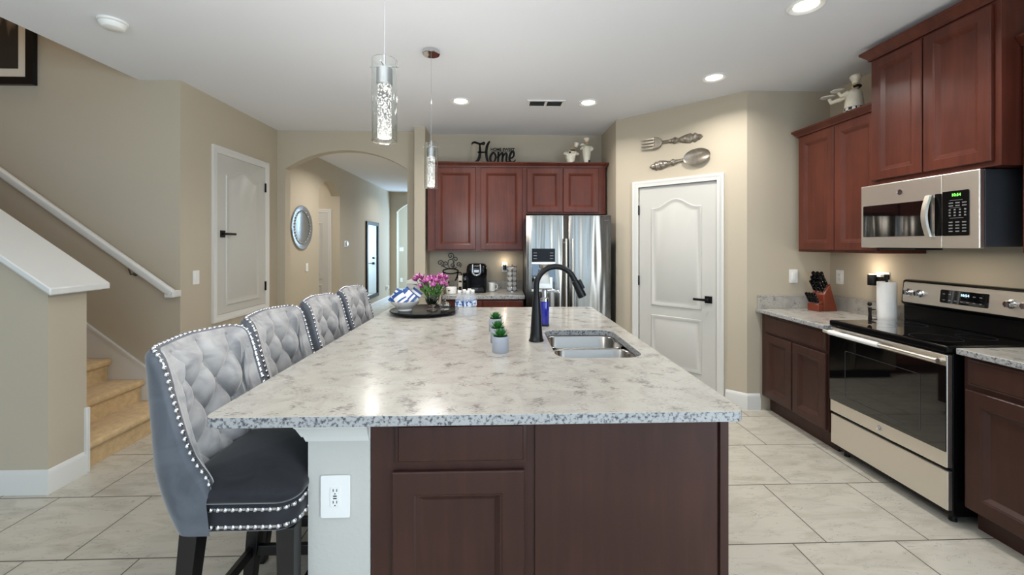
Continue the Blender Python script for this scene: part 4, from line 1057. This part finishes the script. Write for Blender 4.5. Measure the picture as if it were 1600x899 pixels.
# -- chef figurines (painted ceramic statues)
def remeshed(mb, nm, m, par, v=.006): return mb.build(nm, m, par, remesh=v, smooth=180)
def chef(nm, label, loc, rz, kind):
    t = thing(nm, label, 'figurine', loc, rz)
    b1 = MB()
    if kind == 'round':
        b1.ell((0,0,.085), (.062,.055,.062)).ell((.012,0,.14), (.04,.036,.03)).lathe([(.045,.012),(.05,.04)], 16)
        b1.tube([(-.045,0,.135),(-.075,-.02,.12),(-.05,-.045,.105)], .016, 8).tube([(.055,0,.14),(.085,-.02,.115),(.045,-.05,.11)], .018, 8)
        remeshed(b1, 'body', figure_m, t)
        h = MB().ell((.022,-.006,.178), (.023,.023,.026)).ell((.020,-.030,.176), (.006,.007,.005)).ell((0,-.006,.178), (.004,.006,.008)).ell((.045,-.006,.178), (.004,.006,.008))
        remeshed(h, 'head', mat('figure_skin', (196,160,128), .4), t, .004)
        MB().lathe([(.022,.195),(.022,.21),(.024,.222),(.03,.235),(.026,.248),(.005,.25)], 16).xf(T(.03,0,.03) @ Matrix.Rotation(radians(14),4,'Y') @ T(-.01,0,-.02)).build('hat', figure_m, t)
        MB().tube([(-.005,-.026,.160),(.02,-.034,.157),(.045,-.026,.160)], .007, 6).ell((-.015,-.05,.13),(.012,.01,.01)).build('scarf', hold_m, t)
        MB().lathe([(.046,0),(.049,.02),(.045,.028)], 16).build('feet_base', figure_m, t); MB().ell((.03,-.04,.012),(.018,.016,.011)).build('shoe', black_m, t)
    elif kind == 'tall':
        b1.lathe([(.030,.0),(.036,.03),(.045,.09),(.052,.15),(.05,.19),(.036,.215),(.014,.23)], 18)
        b1.tube([(-.04,0,.20),(-.072,-.02,.175),(-.06,-.05,.19)], .015, 8).tube([(.042,0,.205),(.072,-.012,.18),(.05,-.04,.165)], .018, 8)
        remeshed(b1, 'body', figure_m, t)
        h = MB().ell((0,-.004,.252), (.022,.022,.026)).ell((0,-.028,.25), (.006,.008,.005)).ell((-.022,0,.252), (.004,.006,.008)).ell((.022,0,.252), (.004,.006,.008))
        remeshed(h, 'head', mat('figure_skin', (196,160,128), .4), t, .004)
        MB().lathe([(.021,.262),(.021,.278),(.026,.285),(.036,.298),(.034,.31),(.01,.314)], 16).build('hat', figure_m, t)
        MB().lathe([(.03,0),(.034,.004),(.034,.008)], 18, (-.06,-.055,.205)).ell((-.06,-.055,.222),(.018,.018,.012)).build('platter', ceramic_m, t)
        MB().tube([(-.026,-.012,.218),(0,-.034,.212),(.026,-.012,.218)], .008, 6).build('scarf', stem_m, t)
        MB().box(.012,.036,-.038,.012,0,.045).build('shoe', black_m, t, bevel=.006)
    else:
        b1.lathe([(.058,.035),(.062,.06),(.058,.10),(.05,.14),(.046,.165),(.02,.19)], 18)
        b1.tube([(-.03,0,.165),(-.085,-.02,.135),(-.15,-.03,.13),(-.165,-.03,.165)], [.02,.02,.017,.014], 8)
        b1.tube([(-.02,-.03,.17),(-.06,-.05,.15),(-.08,-.05,.185)], [.018,.016,.013], 8)
        remeshed(b1, 'body', figure_m, t)
        h = MB().ell((.012,0,.212), (.026,.025,.028)).ell((-.014,0,.208), (.008,.007,.006)).ell((.012,.025,.212), (.006,.004,.008)).ell((.012,-.025,.212), (.006,.004,.008))
        remeshed(h, 'head', mat('figure_skin', (200,176,146), .4), t, .004)
        MB().tube([(.012,-.027,.20),(.035,-.016,.205),(.038,0,.205),(.035,.016,.205),(.012,.027,.20)], .010, 6).build('hair', hold_m, t)
        MB().lathe([(.024,.228),(.025,.245),(.034,.262),(.04,.276),(.032,.29),(.008,.293)], 16, (.012,0,0)).build('hat', figure_m, t)
        MB().lathe([(.05,0),(.05,.005),(.03,.008)], 18, (-.175,-.03,.178)).lathe([(.045,0),(.045,.005),(.028,.008)], 18, (-.085,-.052,.197)).build('plates', ceramic_m, t)
        pm = mat('check_cloth', (230,228,220), .5); nt, N, L, b = nodes(pm); ck = N.new('ShaderNodeTexChecker'); ck.inputs['Scale'].default_value = 42
        ck.inputs[1].default_value = lin((232,230,222)); ck.inputs[2].default_value = lin((18,17,17)); tc = N.new('ShaderNodeTexCoord'); L.new(tc.outputs['Object'], ck.inputs['Vector']); L.new(ck.outputs[0], b.inputs['Base Color'])
        MB().lathe([(.045,0),(.062,.012),(.064,.035),(.06,.05)], 20).build('trousers', pm, t)
        bt = MB()
        for z in (.09,.115,.14): bt.ell((-.052,-.012,z),(.004,.004,.004),8,6).ell((-.05,.014,z),(.004,.004,.004),8,6)
        bt.build('buttons', black_m, t)
    return t
chef('chef_figurine', 'short round cream chef figurine left of the tall one above the refrigerator', (.852, 4.93, 2.4265), 0, 'round')
chef('chef_figurine', 'tall slim cream chef figurine at the right above the refrigerator', (1.045, 4.93, 2.4265), 0, 'tall')
cf = chef('chef_figurine', 'cream chef figurine holding out two plates above the right wall cabinet', (2.70, 3.08, 2.4615), radians(-75), 'plates')

# ------------------------------------------------------------------ range wall
ur = thing('wall_cabinet', 'cherry double door wall cabinet left of the microwave', 'wall cabinet', (2.64, 3.585, 0), R)
cab_body(ur, .786, .329, 1.405, 2.41, wood_m)
cab_door(ur, .03, .405, 1.425, 2.395, wood_m); cab_door(ur, .412, .782, 1.425, 2.395, wood_m)
crown(ur, .782, .329, 2.41, wood_m, left=True, right=False)
ut = thing('wall_cabinet', 'tall deep cherry wall cabinet above the microwave, highest crown', 'wall cabinet', (2.575, 2.798, 0), R)
cab_body(ut, .745, .394, 1.878, 2.735, wood_m)
cab_door(ut, .02, .36, 1.905, 2.72, wood_m); cab_door(ut, .368, .715, 1.905, 2.72, wood_m)
crown(ut, .745, .394, 2.735, wood_m, sc=1.2)
un = thing('wall_cabinet', 'cherry wall cabinet cut off by the right picture edge', 'wall cabinet', (2.685, 2.05, 0), R)
cab_body(un, 1.0, .284, 1.425, 2.485, wood_m)
cab_door(un, .03, .49, 1.445, 2.47, wood_m); cab_door(un, .50, .97, 1.445, 2.47, wood_m)
crown(un, 1.0, .284, 2.485, wood_m, left=False, right=True)
# microwave
mw = thing('microwave', 'stainless over-the-range microwave with green clock', 'microwave', (2.55, 2.852, 1.448), R)
MWW, MWH = .723, .424
MB().box(.006, MWW, .03, .415, .008, MWH).build('body', darkgrey_m, mw, smooth=0, bevel=.004)
# underside filter, and a fill light added for the towel roll and counter
MB().box(.12,.36,.02,.2,-.014,.0075).build('filter', black_m, mw, smooth=0, bevel=.003)
lo_ = area('added_counter_fill', (.36,.12,-.02), (0,0,0), .3, .1, 1.2, WARM); lo_.parent = mw
dx1 = .535
mdo = MB().box(0, dx1, 0, .029, 0, MWH).build('door', steel_m, mw, smooth=0, bevel=.004)
MB().prism(rrect(.022, .475, .072, .285, .006, 3), T(0,-.0008,0) @ RX, .0035).build('window', blackglass_m, mdo)
hp_ = MB(); pts = []
for i in range(13):
    u = i/12; pts.append((.478, -.022-.028*sin(pi*u), .066+.245*u))
lo = [[(x-.0+q_, y+w_, z) for q_, w_ in ((-.017,.010),(-.017,.0),(.014,-.004),(.017,.008))] for x, y, z in pts]
hp_.loft(lo, True, True, True); hp_.box(.463,.492,-.022,-.0005,.066,.082).box(.463,.492,-.022,-.0005,.295,.311)
hp_.build('handle', steel_m, mdo, smooth=40)
MB().prism(rrect(.499, .5345, .07, .315, .004, 3), T(0,-.0008,0) @ RX, .003).build('grip_recess', blackgloss_m, mdo)
mpa = MB().box(dx1+.003, MWW, 0, .029, 0, MWH).build('control_panel', steel_m, mw, smooth=0, bevel=.004)
MB().prism(rrect(dx1+.005, MWW-.048, .07, .322, .006, 3), T(0,-.0008,0) @ RX, .003).build('keypad', blackgloss_m, mpa)
vs, fs = text_geo('10:54', .022, .0003)
MB().add(vs, fs).xf(T(dx1+.078, -.0042, .298) @ RX).build('clock', clockg_m, mpa, smooth=0)
kp = MB()
for r_ in range(4):
    for c_ in range(3):
        x = dx1+.040+c_*.034; z = .092+r_*.017; kp.box(x, x+.020, -.0044, -.0039, z, z+.006)
for r_ in range(3):
    for c_ in range(4):
        x = dx1+.040+c_*.026; z = .180+r_*.016; kp.box(x, x+.010, -.0044, -.0039, z, z+.008)
for r_ in range(2):
    for c_ in range(3):
        x = dx1+.040+c_*.034; z = .235+r_*.016; kp.box(x, x+.022, -.0044, -.0039, z, z+.006)
kp.box(dx1+.045, dx1+.115, -.0044, -.0039, .168, .170).box(dx1+.045, dx1+.10, -.0044, -.0039, .226, .228).box(dx1+.045, dx1+.11, -.0044, -.0039, .268, .270)
kp.build('keys', keys_m, mpa, smooth=0)
def emblem(parent, x, y, z, r):
    MB().lathe([(r*.82,0),(r,.001),(r,.003),(r*.86,.0035),(r*.82,.002)], 24, (x,y,z), M=RX).build('emblem_ring', chrome_m, parent)
    MB().lathe([(r*.8,0),(r*.8,.0015)], 24, (x,y,z), M=RX).build('emblem_disc', ceramic_m, parent)
    sc = MB()
    sc.tube([(x+r*(-.1+.32*cos(a_)), y-.003, z+r*(.05+.34*sin(a_))) for a_ in [radians(40+d_*14) for d_ in range(23)]], r*.03, 5)
    sc.tube([(x+r*a_, y-.003, z+r*b__) for a_, b__ in ((-.05,.0),(.22,.0),(.2,-.35),(.0,-.5),(-.25,-.42))], r*.03, 5)
    sc.tube([(x+r*a_, y-.003, z+r*b__) for a_, b__ in ((.5,.3),(.3,.35),(.3,-.3),(.5,-.35))], r*.03, 5).tube([(x+r*.3,y-.003,z),(x+r*.48,y-.003,z)], r*.03, 5)
    sc.build('emblem_monogram', mattegrey_m, parent)
emblem(mdo, .285, -.0003, .355, .019)
# base cabinets + counters on the range wall
CT = .90
bf = thing('base_cabinet', 'dark cherry base cabinet between the corner wall and the range', 'base cabinet', (2.335, 3.618, 0), R)
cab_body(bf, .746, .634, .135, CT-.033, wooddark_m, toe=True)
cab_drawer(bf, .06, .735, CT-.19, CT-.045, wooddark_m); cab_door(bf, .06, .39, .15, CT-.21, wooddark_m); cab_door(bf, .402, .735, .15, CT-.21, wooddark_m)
k = MB().box(2.285, WX-.001, 2.868, 3.639, CT-.032, CT); tag(k.build('range_countertop', granite_m, bevel=.004), 'granite countertop carrying the knife block left of the range', 'countertop')
k = MB().box(2.30, WX-.001, 3.617, 3.639, CT+.0005, CT+.118).box(WX-.023, WX-.001, 2.872, 3.617, CT+.0005, CT+.118); tag(k.build('corner_backsplash', splash_m, bevel=.002), 'low granite backsplash behind the knife block and towel roll', 'backsplash')
bn = thing('base_cabinet', 'dark cherry base cabinet right of the range, cut by the picture edge', 'base cabinet', (2.405, 2.076, 0), R)
cab_body(bn, .90, .564, .12, .90, wooddark_m, toe=True)
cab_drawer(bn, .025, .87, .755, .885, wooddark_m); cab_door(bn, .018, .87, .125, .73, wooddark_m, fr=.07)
k = MB().box(2.365, WX-.001, 1.15, 2.082, .901, .933); tag(k.build('near_countertop', granite_m, bevel=.004), 'granite countertop right of the range at the picture edge', 'countertop')
k = MB().box(WX-.023, WX-.001, 1.15, 2.08, .9335, 1.04); tag(k.build('near_backsplash', splash_m, bevel=.002), 'low granite backsplash right of the range', 'backsplash')
# range
rg = thing('electric_range', 'stainless and black glass electric range with rear control panel', 'range', (2.335, 2.862, 0), R)
RW = .772
MB().box(.004, RW-.004, .03, .60, .045, .90).build('body', blackgloss_m, rg, smooth=0, bevel=.003)
for x in (.05, RW-.05):
    for y in (.08, .5): MB().lathe([(.018,0),(.015,.046)], 12, (x, y, 0)).build('foot', black_m, rg)
MB().box(.004, RW-.004, 0, .029, .08, .285).build('drawer', steel_m, rg, smooth=0, bevel=.005)
od = MB().box(.004, RW-.004, -.004, .029, .302, .892).build('oven_door', steel_m, rg, smooth=0, bevel=.005)
MB().prism(rrect(.006, RW-.006, .385, .835, .004, 3), T(0,-.0045,0) @ RX, .004).build('door_glass', blackglass_m, od)
wn_ = MB().loft([[(x, -.0092, z) for x, z in rrect(.135+i, RW-.135-i, .44+i, .755-i, .012, 4)] for i in (0, .004)], True); wn_.build('window_outline', darkgrey_m, od, smooth=0)
MB().tube([(.005,-.048,.862),(RW-.01,-.048,.862)], .0125, 14).tube([(.03,-.048,.862),(.03,-.004,.862)], .010, 8).tube([(RW-.03,-.048,.862),(RW-.03,-.004,.862)], .010, 8).build('handle', steel_m, od)
MB().tube([(.05,-.048,.862),(.43,-.048,.862)], .0165, 16).build('handle_highlight', plate_m, od, label='white tube painted as the bright reflection on the oven handle')  # bright reflection along the handle, modelled as a white tube
emblem(od, RW/2, -.0043, .342, .017)
MB().box(0, RW, -.008, .56, .901, .938).build('cooktop_frame', blackgloss_m, rg, smooth=0, bevel=.008)
MB().box(.015, RW-.015, .01, .52, .9382, .9395).build('cooktop_glass', blackglass_m, rg, smooth=0)
br = MB()
for x, y, r_ in ((.2,.15,.09),(.57,.15,.11),(.2,.39,.075),(.57,.39,.08)):
    br.loft([[(x+q_*cos(2*pi*i/40), y+q_*sin(2*pi*i/40), .9398) for i in range(40)] for q_ in (r_, r_+.003)], True)
br.build('burner_ring', mat('burner_print', (40,40,42), .3), rg, smooth=0)
bg = MB(); bgp = [(.535,.938),(.535,1.045),(.515,1.06),(.53,1.215),(.545,1.222),(.60,1.222),(.60,.938)]
bg.prism([(y, z) for y, z in bgp], T(0,0,0) @ Matrix(((0,0,1,0),(1,0,0,0),(0,1,0,0),(0,0,0,1))), RW).build('back_guard', blackgloss_m, rg, smooth=0, bevel=.004)
def onc(x, z, off=0):  # point on the leaning console face
    t_ = (z-1.06)/(1.215-1.06); return (x, .515+.015*t_-off, z)
cons = MB().loft([[onc(x, z, .0015) for x, z in rrect(.012, RW-.012, 1.067, 1.208, .012, 4)], [onc(x, z, .006) for x, z in rrect(.014, RW-.014, 1.069, 1.206, .012, 4)]], True, True, True).build('control_console', steel_m, rg, smooth=30)
MB().loft([[onc(x, z, .0065) for x, z in rrect(.262, .53, 1.095, 1.180, .008, 4)], [onc(x, z, .009) for x, z in rrect(.263, .529, 1.096, 1.179, .008, 4)]], True, True, True).build('display_panel', blackglass_m, cons)
vs, fs = text_geo('10:54', .022, .0003)
MB().add(vs, fs).xf(T(.405, .5135, 1.155) @ RX).build('clock', clockb_m, cons, smooth=0)
ky = MB()
for c_ in range(7): ky.box(.28+c_*.034, .293+c_*.034, *( (.511,.5125) ), 1.112, 1.117)
for c_ in (0,1,5,6): ky.box(.28+c_*.034, .293+c_*.034, .5125, .514, 1.150, 1.155)
ky.build('key_prints', keys_m, cons, smooth=0)
for x in (.06, .135, RW-.135, RW-.06):
    c_ = onc(x, 1.137, .006)
    MB().lathe([(.026,0),(.025,.008),(.019,.012),(.018,.032),(.016,.035)], 20, c_, M=RX).box(x-.004, x+.004, c_[1]-.042, c_[1]-.034, 1.137-.016, 1.137+.016).build('knob', chrome_m, cons)
# knife block
kb = thing('knife_block', 'cherry wood knife block in the counter corner', 'knife block', (2.795, 3.50, CT+.0005), radians(12)); kb.scale = (1.13,)*3
MB().prism([(-.055,0),(.075,0),(.005,.205),(-.055,.125)], T(0,.05,0) @ RX, .10).build('block', knifewood_m, kb, bevel=.004)
MB().box(-.100,-.0555,-.045,.045,0,.055).prism([(-.100,.055),(-.0555,.055),(-.0555,.078)], T(0,.045,0) @ RX, .09).build('front_step', knifewood_m, kb, bevel=.004)
slotdir = Vector((-.48, 0, .88)).normalized()
kn_ = 0; MK = Matrix.Rotation(radians(12),4,'Z')
def knife(px, py, pz, L, thick, lb, tilt=0):
    p = MK @ Vector((px*1.13, py*1.13, pz*1.13)) + Vector(kb.location)
    t = thing('kitchen_knife', lb, 'knife', p, radians(12), 'knives in the knife block'); t.scale = (1.13,)*3
    dd = slotdir; side = Vector((dd.z, 0, -dd.x))
    def rg_(s_, w, h): c = dd*s_; return [c+side*w+Vector((0,h,0)), c-side*w+Vector((0,h,0)), c-side*w-Vector((0,h,0)), c+side*w-Vector((0,h,0))]
    MB().loft([rg_(.001,.010*thick,.006), rg_(.02,.011*thick,.007), rg_(L*.6,.0095*thick,.0065), rg_(L*.92,.013*thick,.007), rg_(L,.009*thick,.005)], True, True, True).build('handle', blackgloss_m, t, bevel=.002)
    MB().loft([rg_(-.004,.011*thick,.0068), rg_(.004,.011*thick,.0068)], True, True, True).build('bolster', chrome_m, t)
    rv = MB()
    for s_ in (.3, .55, .8):
        c = dd*(L*s_); rv.ell((c.x, -.0075, c.z), (.0025,.0012,.0025), 8, 6)
    rv.build('rivet', chrome_m, t)
i_ = 0
names = ['rear left', 'rear middle', 'rear right', 'centre left', 'centre', 'centre right', 'lower left', 'lower middle', 'lower right']
for r_, tt in enumerate((.80, .52, .24)):
    for c_ in range(3):
        knife(-.055+.06*tt+slotdir.x*.005, (c_-1)*.032*-1, .125+.08*tt+.006, .115-.012*r_, 1.0-.08*r_, names[i_]+' black handled knife in the top of the knife block'); i_ += 1
for c_ in range(4): knife(-.088, (c_-1.5)*.022, .063, .085, .75, ('leftmost', 'second from left', 'third from left', 'rightmost')[c_]+' steak knife in the low front step of the knife block')
# paper towel
ph = thing('paper_towel_holder', 'dark bronze paper towel holder with upright arm beside the range', 'paper towel holder', (2.845, 2.965, CT+.0005))
MB().lathe([(.085,0),(.088,.004),(.086,.010),(.02,.012)], 32).build('base', hold_m, ph)
MB().tube([(0,0,.01),(0,0,.315)], .008, 10).lathe([(.016,.31),(.016,.345),(.012,.348)], 16).build('post', hold_m, ph)
MB().tube([(-.085,.045,.008),(-.085,.045,.05),(-.087,.045,.10)], [.013,.010,.012], 10).ell((-.088,.045,.125),(.014,.014,.016)).tube([(-.087,.045,.085),(-.062,.02,.088)], [.008,.004], 8).build('tension_arm', hold_m, ph)
pr = thing('paper_towel_roll', 'white paper towel roll on the bronze holder', 'paper towel roll', (2.845, 2.965, CT+.0135))
MB().lathe([(.056,0),(.057,.002),(.057,.278),(.056,.28),(.021,.28),(.0195,.278),(.0195,.002),(.021,0)], 40, cap0=False, cap1=False).build('sheets', paper_m, pr)
# plug-in warmer on the wall
pf = thing('plug_in_night_light', 'black plug-in night light behind the paper towel roll', 'night light', (WX-.0005, 3.125, 1.195), R)
MB().box(-.058,.058,-.006,-.0005,-.06,.06).build('outlet_plate', plate_m, pf, bevel=.002)
MB().lathe([(.03,-.05),(.032,-.045),(.032,.03),(.03,.034)], 24, (-.035,-.052,.005)).box(-.01,.03,-.045,-.0065,-.03,.025).build('housing', black_m, pf)
MB().box(-.002,.03,-.05,-.0065,.0255,.04).build('cap', plate_m, pf)
MB().lathe([(.024,0),(.024,.004)], 18, (-.035,-.052,.0395)).build('lamp', glow_m, pf); point('warmer_glow', (-.035,-.11,.085), 1.0, WARM, .015, pf)

# -- wall fork and spoon
def pantry_pt(s, z, off): p = PL+d2*s+nrm*off; return (p.x, p.y, z)
def ornate_handle(mb, x0, x1, zc, s):
    """flat ornate handle from x0 (neck) to x1 (tip)"""
    L = x1-x0; lo = []
    for i in range(41):
        t_ = i/40
        w = 1.3*(.014 if t_ < .25 else (.022+.006*sin(40*t_) if t_ < .45 else (.030*sin(pi*(t_-.38)/.75)+.008 if t_ < .72 else max(.004,(.034+.005*sin(55*t_))*(1-((t_-.72)/.28)**3)))))
        th = .010+.006*abs(sin(22*t_)) if t_ > .25 else .008
        x = x0+L*t_; z = zc+.0*t_
        lo.append([(x,0,z-w),(x,-th,z-w*.6),(x,-th*1.5,z),(x,-th,z+w*.6),(x,0,z+w)])
    mb.loft(lo, True, True, True)
    for i in range(26):
        t_ = .28+.70*((i*.618)%1) if i % 2 else (.30+.16*((i*.37)%1)); side = 1 if i % 4 < 2 else -1
        if .47 < t_ < .70: continue
        mb.ell((x0+L*t_, -.014, zc+side*.018*random.random()), (.009,.008,.007), 8, 6)
fk = thing('wall_fork', 'giant ornate pewter fork on the wall above the pantry door', 'wall decor', pantry_pt(.30, 2.50, .004), PANG)
mb = MB()
for k_ in range(4):
    z = .048-.032*k_
    mb.loft([[(x, y-.0, z+q_), (x, y-.010, z+q_), (x, y-.010, z-q_), (x, y, z-q_)] for x, y, q_ in ((0,-.010,.005),(.08,-.016,.0075),(.15,-.022,.0095))], True, True, True)
lo = []
for i in range(13):
    t_ = i/12; x = .135+.09*t_; w = .060*sqrt(max(0, 1-(max(0,t_-.12)/.88)**2.4))+.001; y = -.022+.012*t_; zc_ = 0
    lo.append([(x, y+.006, zc_-w), (x, y-.004, zc_-w*.9), (x, y-.002, zc_), (x, y-.004, zc_+w*.9), (x, y+.006, zc_+w)])
mb.loft(lo, True, True, True); ornate_handle(mb, .205, .62, 0, 1)
mb.xf(T(.0,0,.01) @ Matrix.Rotation(radians(1.0),4,'Y')).build('fork_body', pewter_m, fk)
so = thing('wall_spoon', 'giant ornate pewter spoon on the wall above the pantry door', 'wall decor', pantry_pt(.395, 2.255, .004), PANG)
mb = MB(); bowlM = T(.475,-.028,.055) @ Matrix.Rotation(radians(-5),4,'Y')
lo = []
for i in range(11):
    a = i/10; lo.append([(.12*a*cos(2*pi*j/32), .022*(1-a*a), .072*a*sin(2*pi*j/32)) for j in range(32)])
lo = lo[1:]+[[(.125*cos(2*pi*j/32), -.003, .076*sin(2*pi*j/32)) for j in range(32)]]+[[(.12*a_*cos(2*pi*j/32), .007+.020*(1-a_*a_), .072*a_*sin(2*pi*j/32)) for j in range(32)] for a_ in (1,.8,.5,.1)]
st_ = len(mb.v); mb.loft(lo, True, True, True); mb.xf(bowlM, st_)
st_ = len(mb.v); ornate_handle(mb, .37, -.0, 0, 1); mb.xf(T(0,-.002,.012) @ Matrix.Rotation(radians(-5),4,'Y'), st_)
mb.build('spoon_body', pewter_m, so, smooth=60)

# ------------------------------------------------------------------ hallway things
dp = thing('round_wall_plate', 'round silver rimmed plate hanging on the hallway wall', 'wall decor', (-2.849, 6.10, 1.715), pi/2)
MB().lathe([(.315,.001),(.318,.012),(.312,.02),(.235,.014),(.215,.006),(.001,.004)], 56, M=RX).build('plate_disc', silver_m, dp)
bd = MB()
for k_ in range(34):
    a = 2*pi*k_/34; bd.ell((.235*cos(a), -.017, .235*sin(a)), (.015,.009,.015), 8, 6)
bd.build('beaded_rim', chrome_m, dp)
th_ = thing('thermostat', 'small round dark thermostat with silver rim on the hallway wall', 'thermostat', (-2.849, 7.86, 1.48), pi/2)
MB().box(-.10,.06,-.008,-.0005,-.055,.055).build('wall_mount', plate_m, th_, bevel=.004)
MB().lathe([(.042,.008),(.043,.026),(.040,.03)], 28, M=RX).build('rim', silver_m, th_)
MB().lathe([(.039,.0301),(.001,.0315)], 28, M=RX).build('screen', blackglass_m, th_)
mr_ = thing('wall_mirror', 'tall black framed mirror on the hallway wall', 'mirror', (-2.849, 9.43, .27), pi/2)
fr = MB().loft([[(x,y,z) for x,z in ((-.44+i,0+i),(.44-i,0+i),(.44-i,1.70-i),(-.44+i,1.70-i))] for i,y in ((0,-.0005),(0,-.035),(.075,-.035),(.075,-.012))], True); fr.build('frame', black_m, mr_, smooth=0)
MB().box(-.37,.37,-.013,-.004,.07,1.63).build('glass', mirror_m, mr_, smooth=0)
pg = plate('wall_outlet', 'hallway outlet with white plug-in device right of the tall mirror', 'outlet', (-2.8495, 10.62, .36), pi/2, kind='outlet')
MB().box(-.03,.05,-.06,-.012,-.02,.06).build('plug_device', plate_m, pg, bevel=.01)

# ------------------------------------------------------------------ ceiling things
def recessed(loc, lb):
    t = thing('recessed_ceiling_light', lb, 'ceiling light', loc, 0, 'recessed ceiling lights')
    MB().lathe([(.095,-.0005),(.096,-.006),(.088,-.010),(.066,-.004),(.062,-.0012)], 40, cap0=False, cap1=False).build('trim_ring', plate_m, t)
    MB().lathe([(.064,-.0012),(.060,-.003),(.001,-.0035)], 32, cap0=False).build('lens', lens_m, t)
    disk('recessed_beam', (0,0,-.02), .06, CAN_W, NEUT, t); return t
recessed((1.76, 2.33, CH), 'recessed ceiling light at the top edge of the picture, nearest the tall cabinet')
recessed((1.765, 3.36, CH), 'recessed ceiling light in front of the angled pantry wall')
recessed((-.365, 3.99, CH), 'left recessed ceiling light of the far pair, left of the air vent')
recessed((.862, 3.99, CH), 'right recessed ceiling light of the far pair, right of the air vent')
vt = thing('ceiling_air_vent', 'white two section ceiling air vent between the far lights', 'air vent', (.452, 4.02, CH))
fr = MB()
for (a, c, d_, e_) in ((-.18,.18,-.09,-.07),(-.18,.18,.07,.09),(-.18,-.155,-.07,.07),(.155,.18,-.07,.07),(-.012,.012,-.07,.07)): fr.box(a, c, d_, e_, -.010, -.0005)
fr.build('frame', plate_m, vt, smooth=0)
MB().box(-.156,.156,-.071,.071,-.002,-.0008).build('duct', mattegrey_m, vt, smooth=0)
lv = MB()
for k_ in range(9):
    y = -.064+.016*k_
    for a, c in ((-.155,-.012),(.012,.155)): lv.add([(a,y-.005,-.009),(c,y-.005,-.009),(c,y+.005,-.003),(a,y+.005,-.003)], [(0,1,2,3)])
lv.build('louvres', mat('vent_grey', (150,150,150), .5), vt, smooth=0)
sm = thing('smoke_detector', 'round white smoke detector on the ceiling at upper left', 'smoke detector', (-2.37, 2.63, CH))
MB().lathe([(.075,-.0005),(.075,-.012),(.070,-.015)], 36).build('mount', plate_m, sm)
MB().lathe([(.062,-.0152),(.062,-.017)], 36).build('vent_gap', darkgrey_m, sm)
MB().lathe([(.068,-.0175),(.066,-.024),(.056,-.042),(.050,-.046),(.001,-.047)], 36).build('cover', plate_m, sm)
def pendant(loc, lb):
    t = thing('pendant_light', lb, 'pendant light', loc, 0, 'pendant lights over the island')
    zc = CH-loc[2]
    MB().lathe([(.062,zc-.0005),(.062,zc-.022),(.058,zc-.026),(.006,zc-.028)], 32).build('canopy', chrome_m, t)
    MB().tube([(0,0,.32),(0,0,zc-.02)], .0022, 6).build('cord', chrome_m, t)
    MB().lathe([(.006,.335),(.006,.30),(.010,.298),(.012,.285),(.030,.283),(.031,.222),(.028,.219)], 24).build('socket', mat('satin_nickel', (196,196,196), .35, metal=.9), t)
    MB().lathe([(.047,0),(.048,.001),(.048,.318),(.047,.319),(.0455,.318),(.0455,.001)], 40, cap0=False, cap1=False).loft([[(r_*cos(2*pi*i/40), r_*sin(2*pi*i/40), z) for i in range(40)] for r_, z in ((.0455,.001),(.047,0))], True).build('glass_shade', glass_m, t)
    MB().tube([(-.056,0,.292),(.056,0,.292)], .0025, 6).tube([(0,-.056,.292),(0,.056,.292)], .0025, 6).build('cross_pins', chrome_m, t)
    MB().lathe([(.0255,.014),(.0265,.018),(.0265,.214),(.0255,.218)], 24).build('crystal_core', crystal_m, t)
    point('pendant_glow', (0,0,-.11), PEND_W, NEUT, .09, t)
    return t
pendant((-.447, 1.64, 1.872), 'near pendant light with bubbled crystal core in clear glass')
pendant((-.480, 2.965, 1.868), 'far pendant light with visible round chrome ceiling canopy')
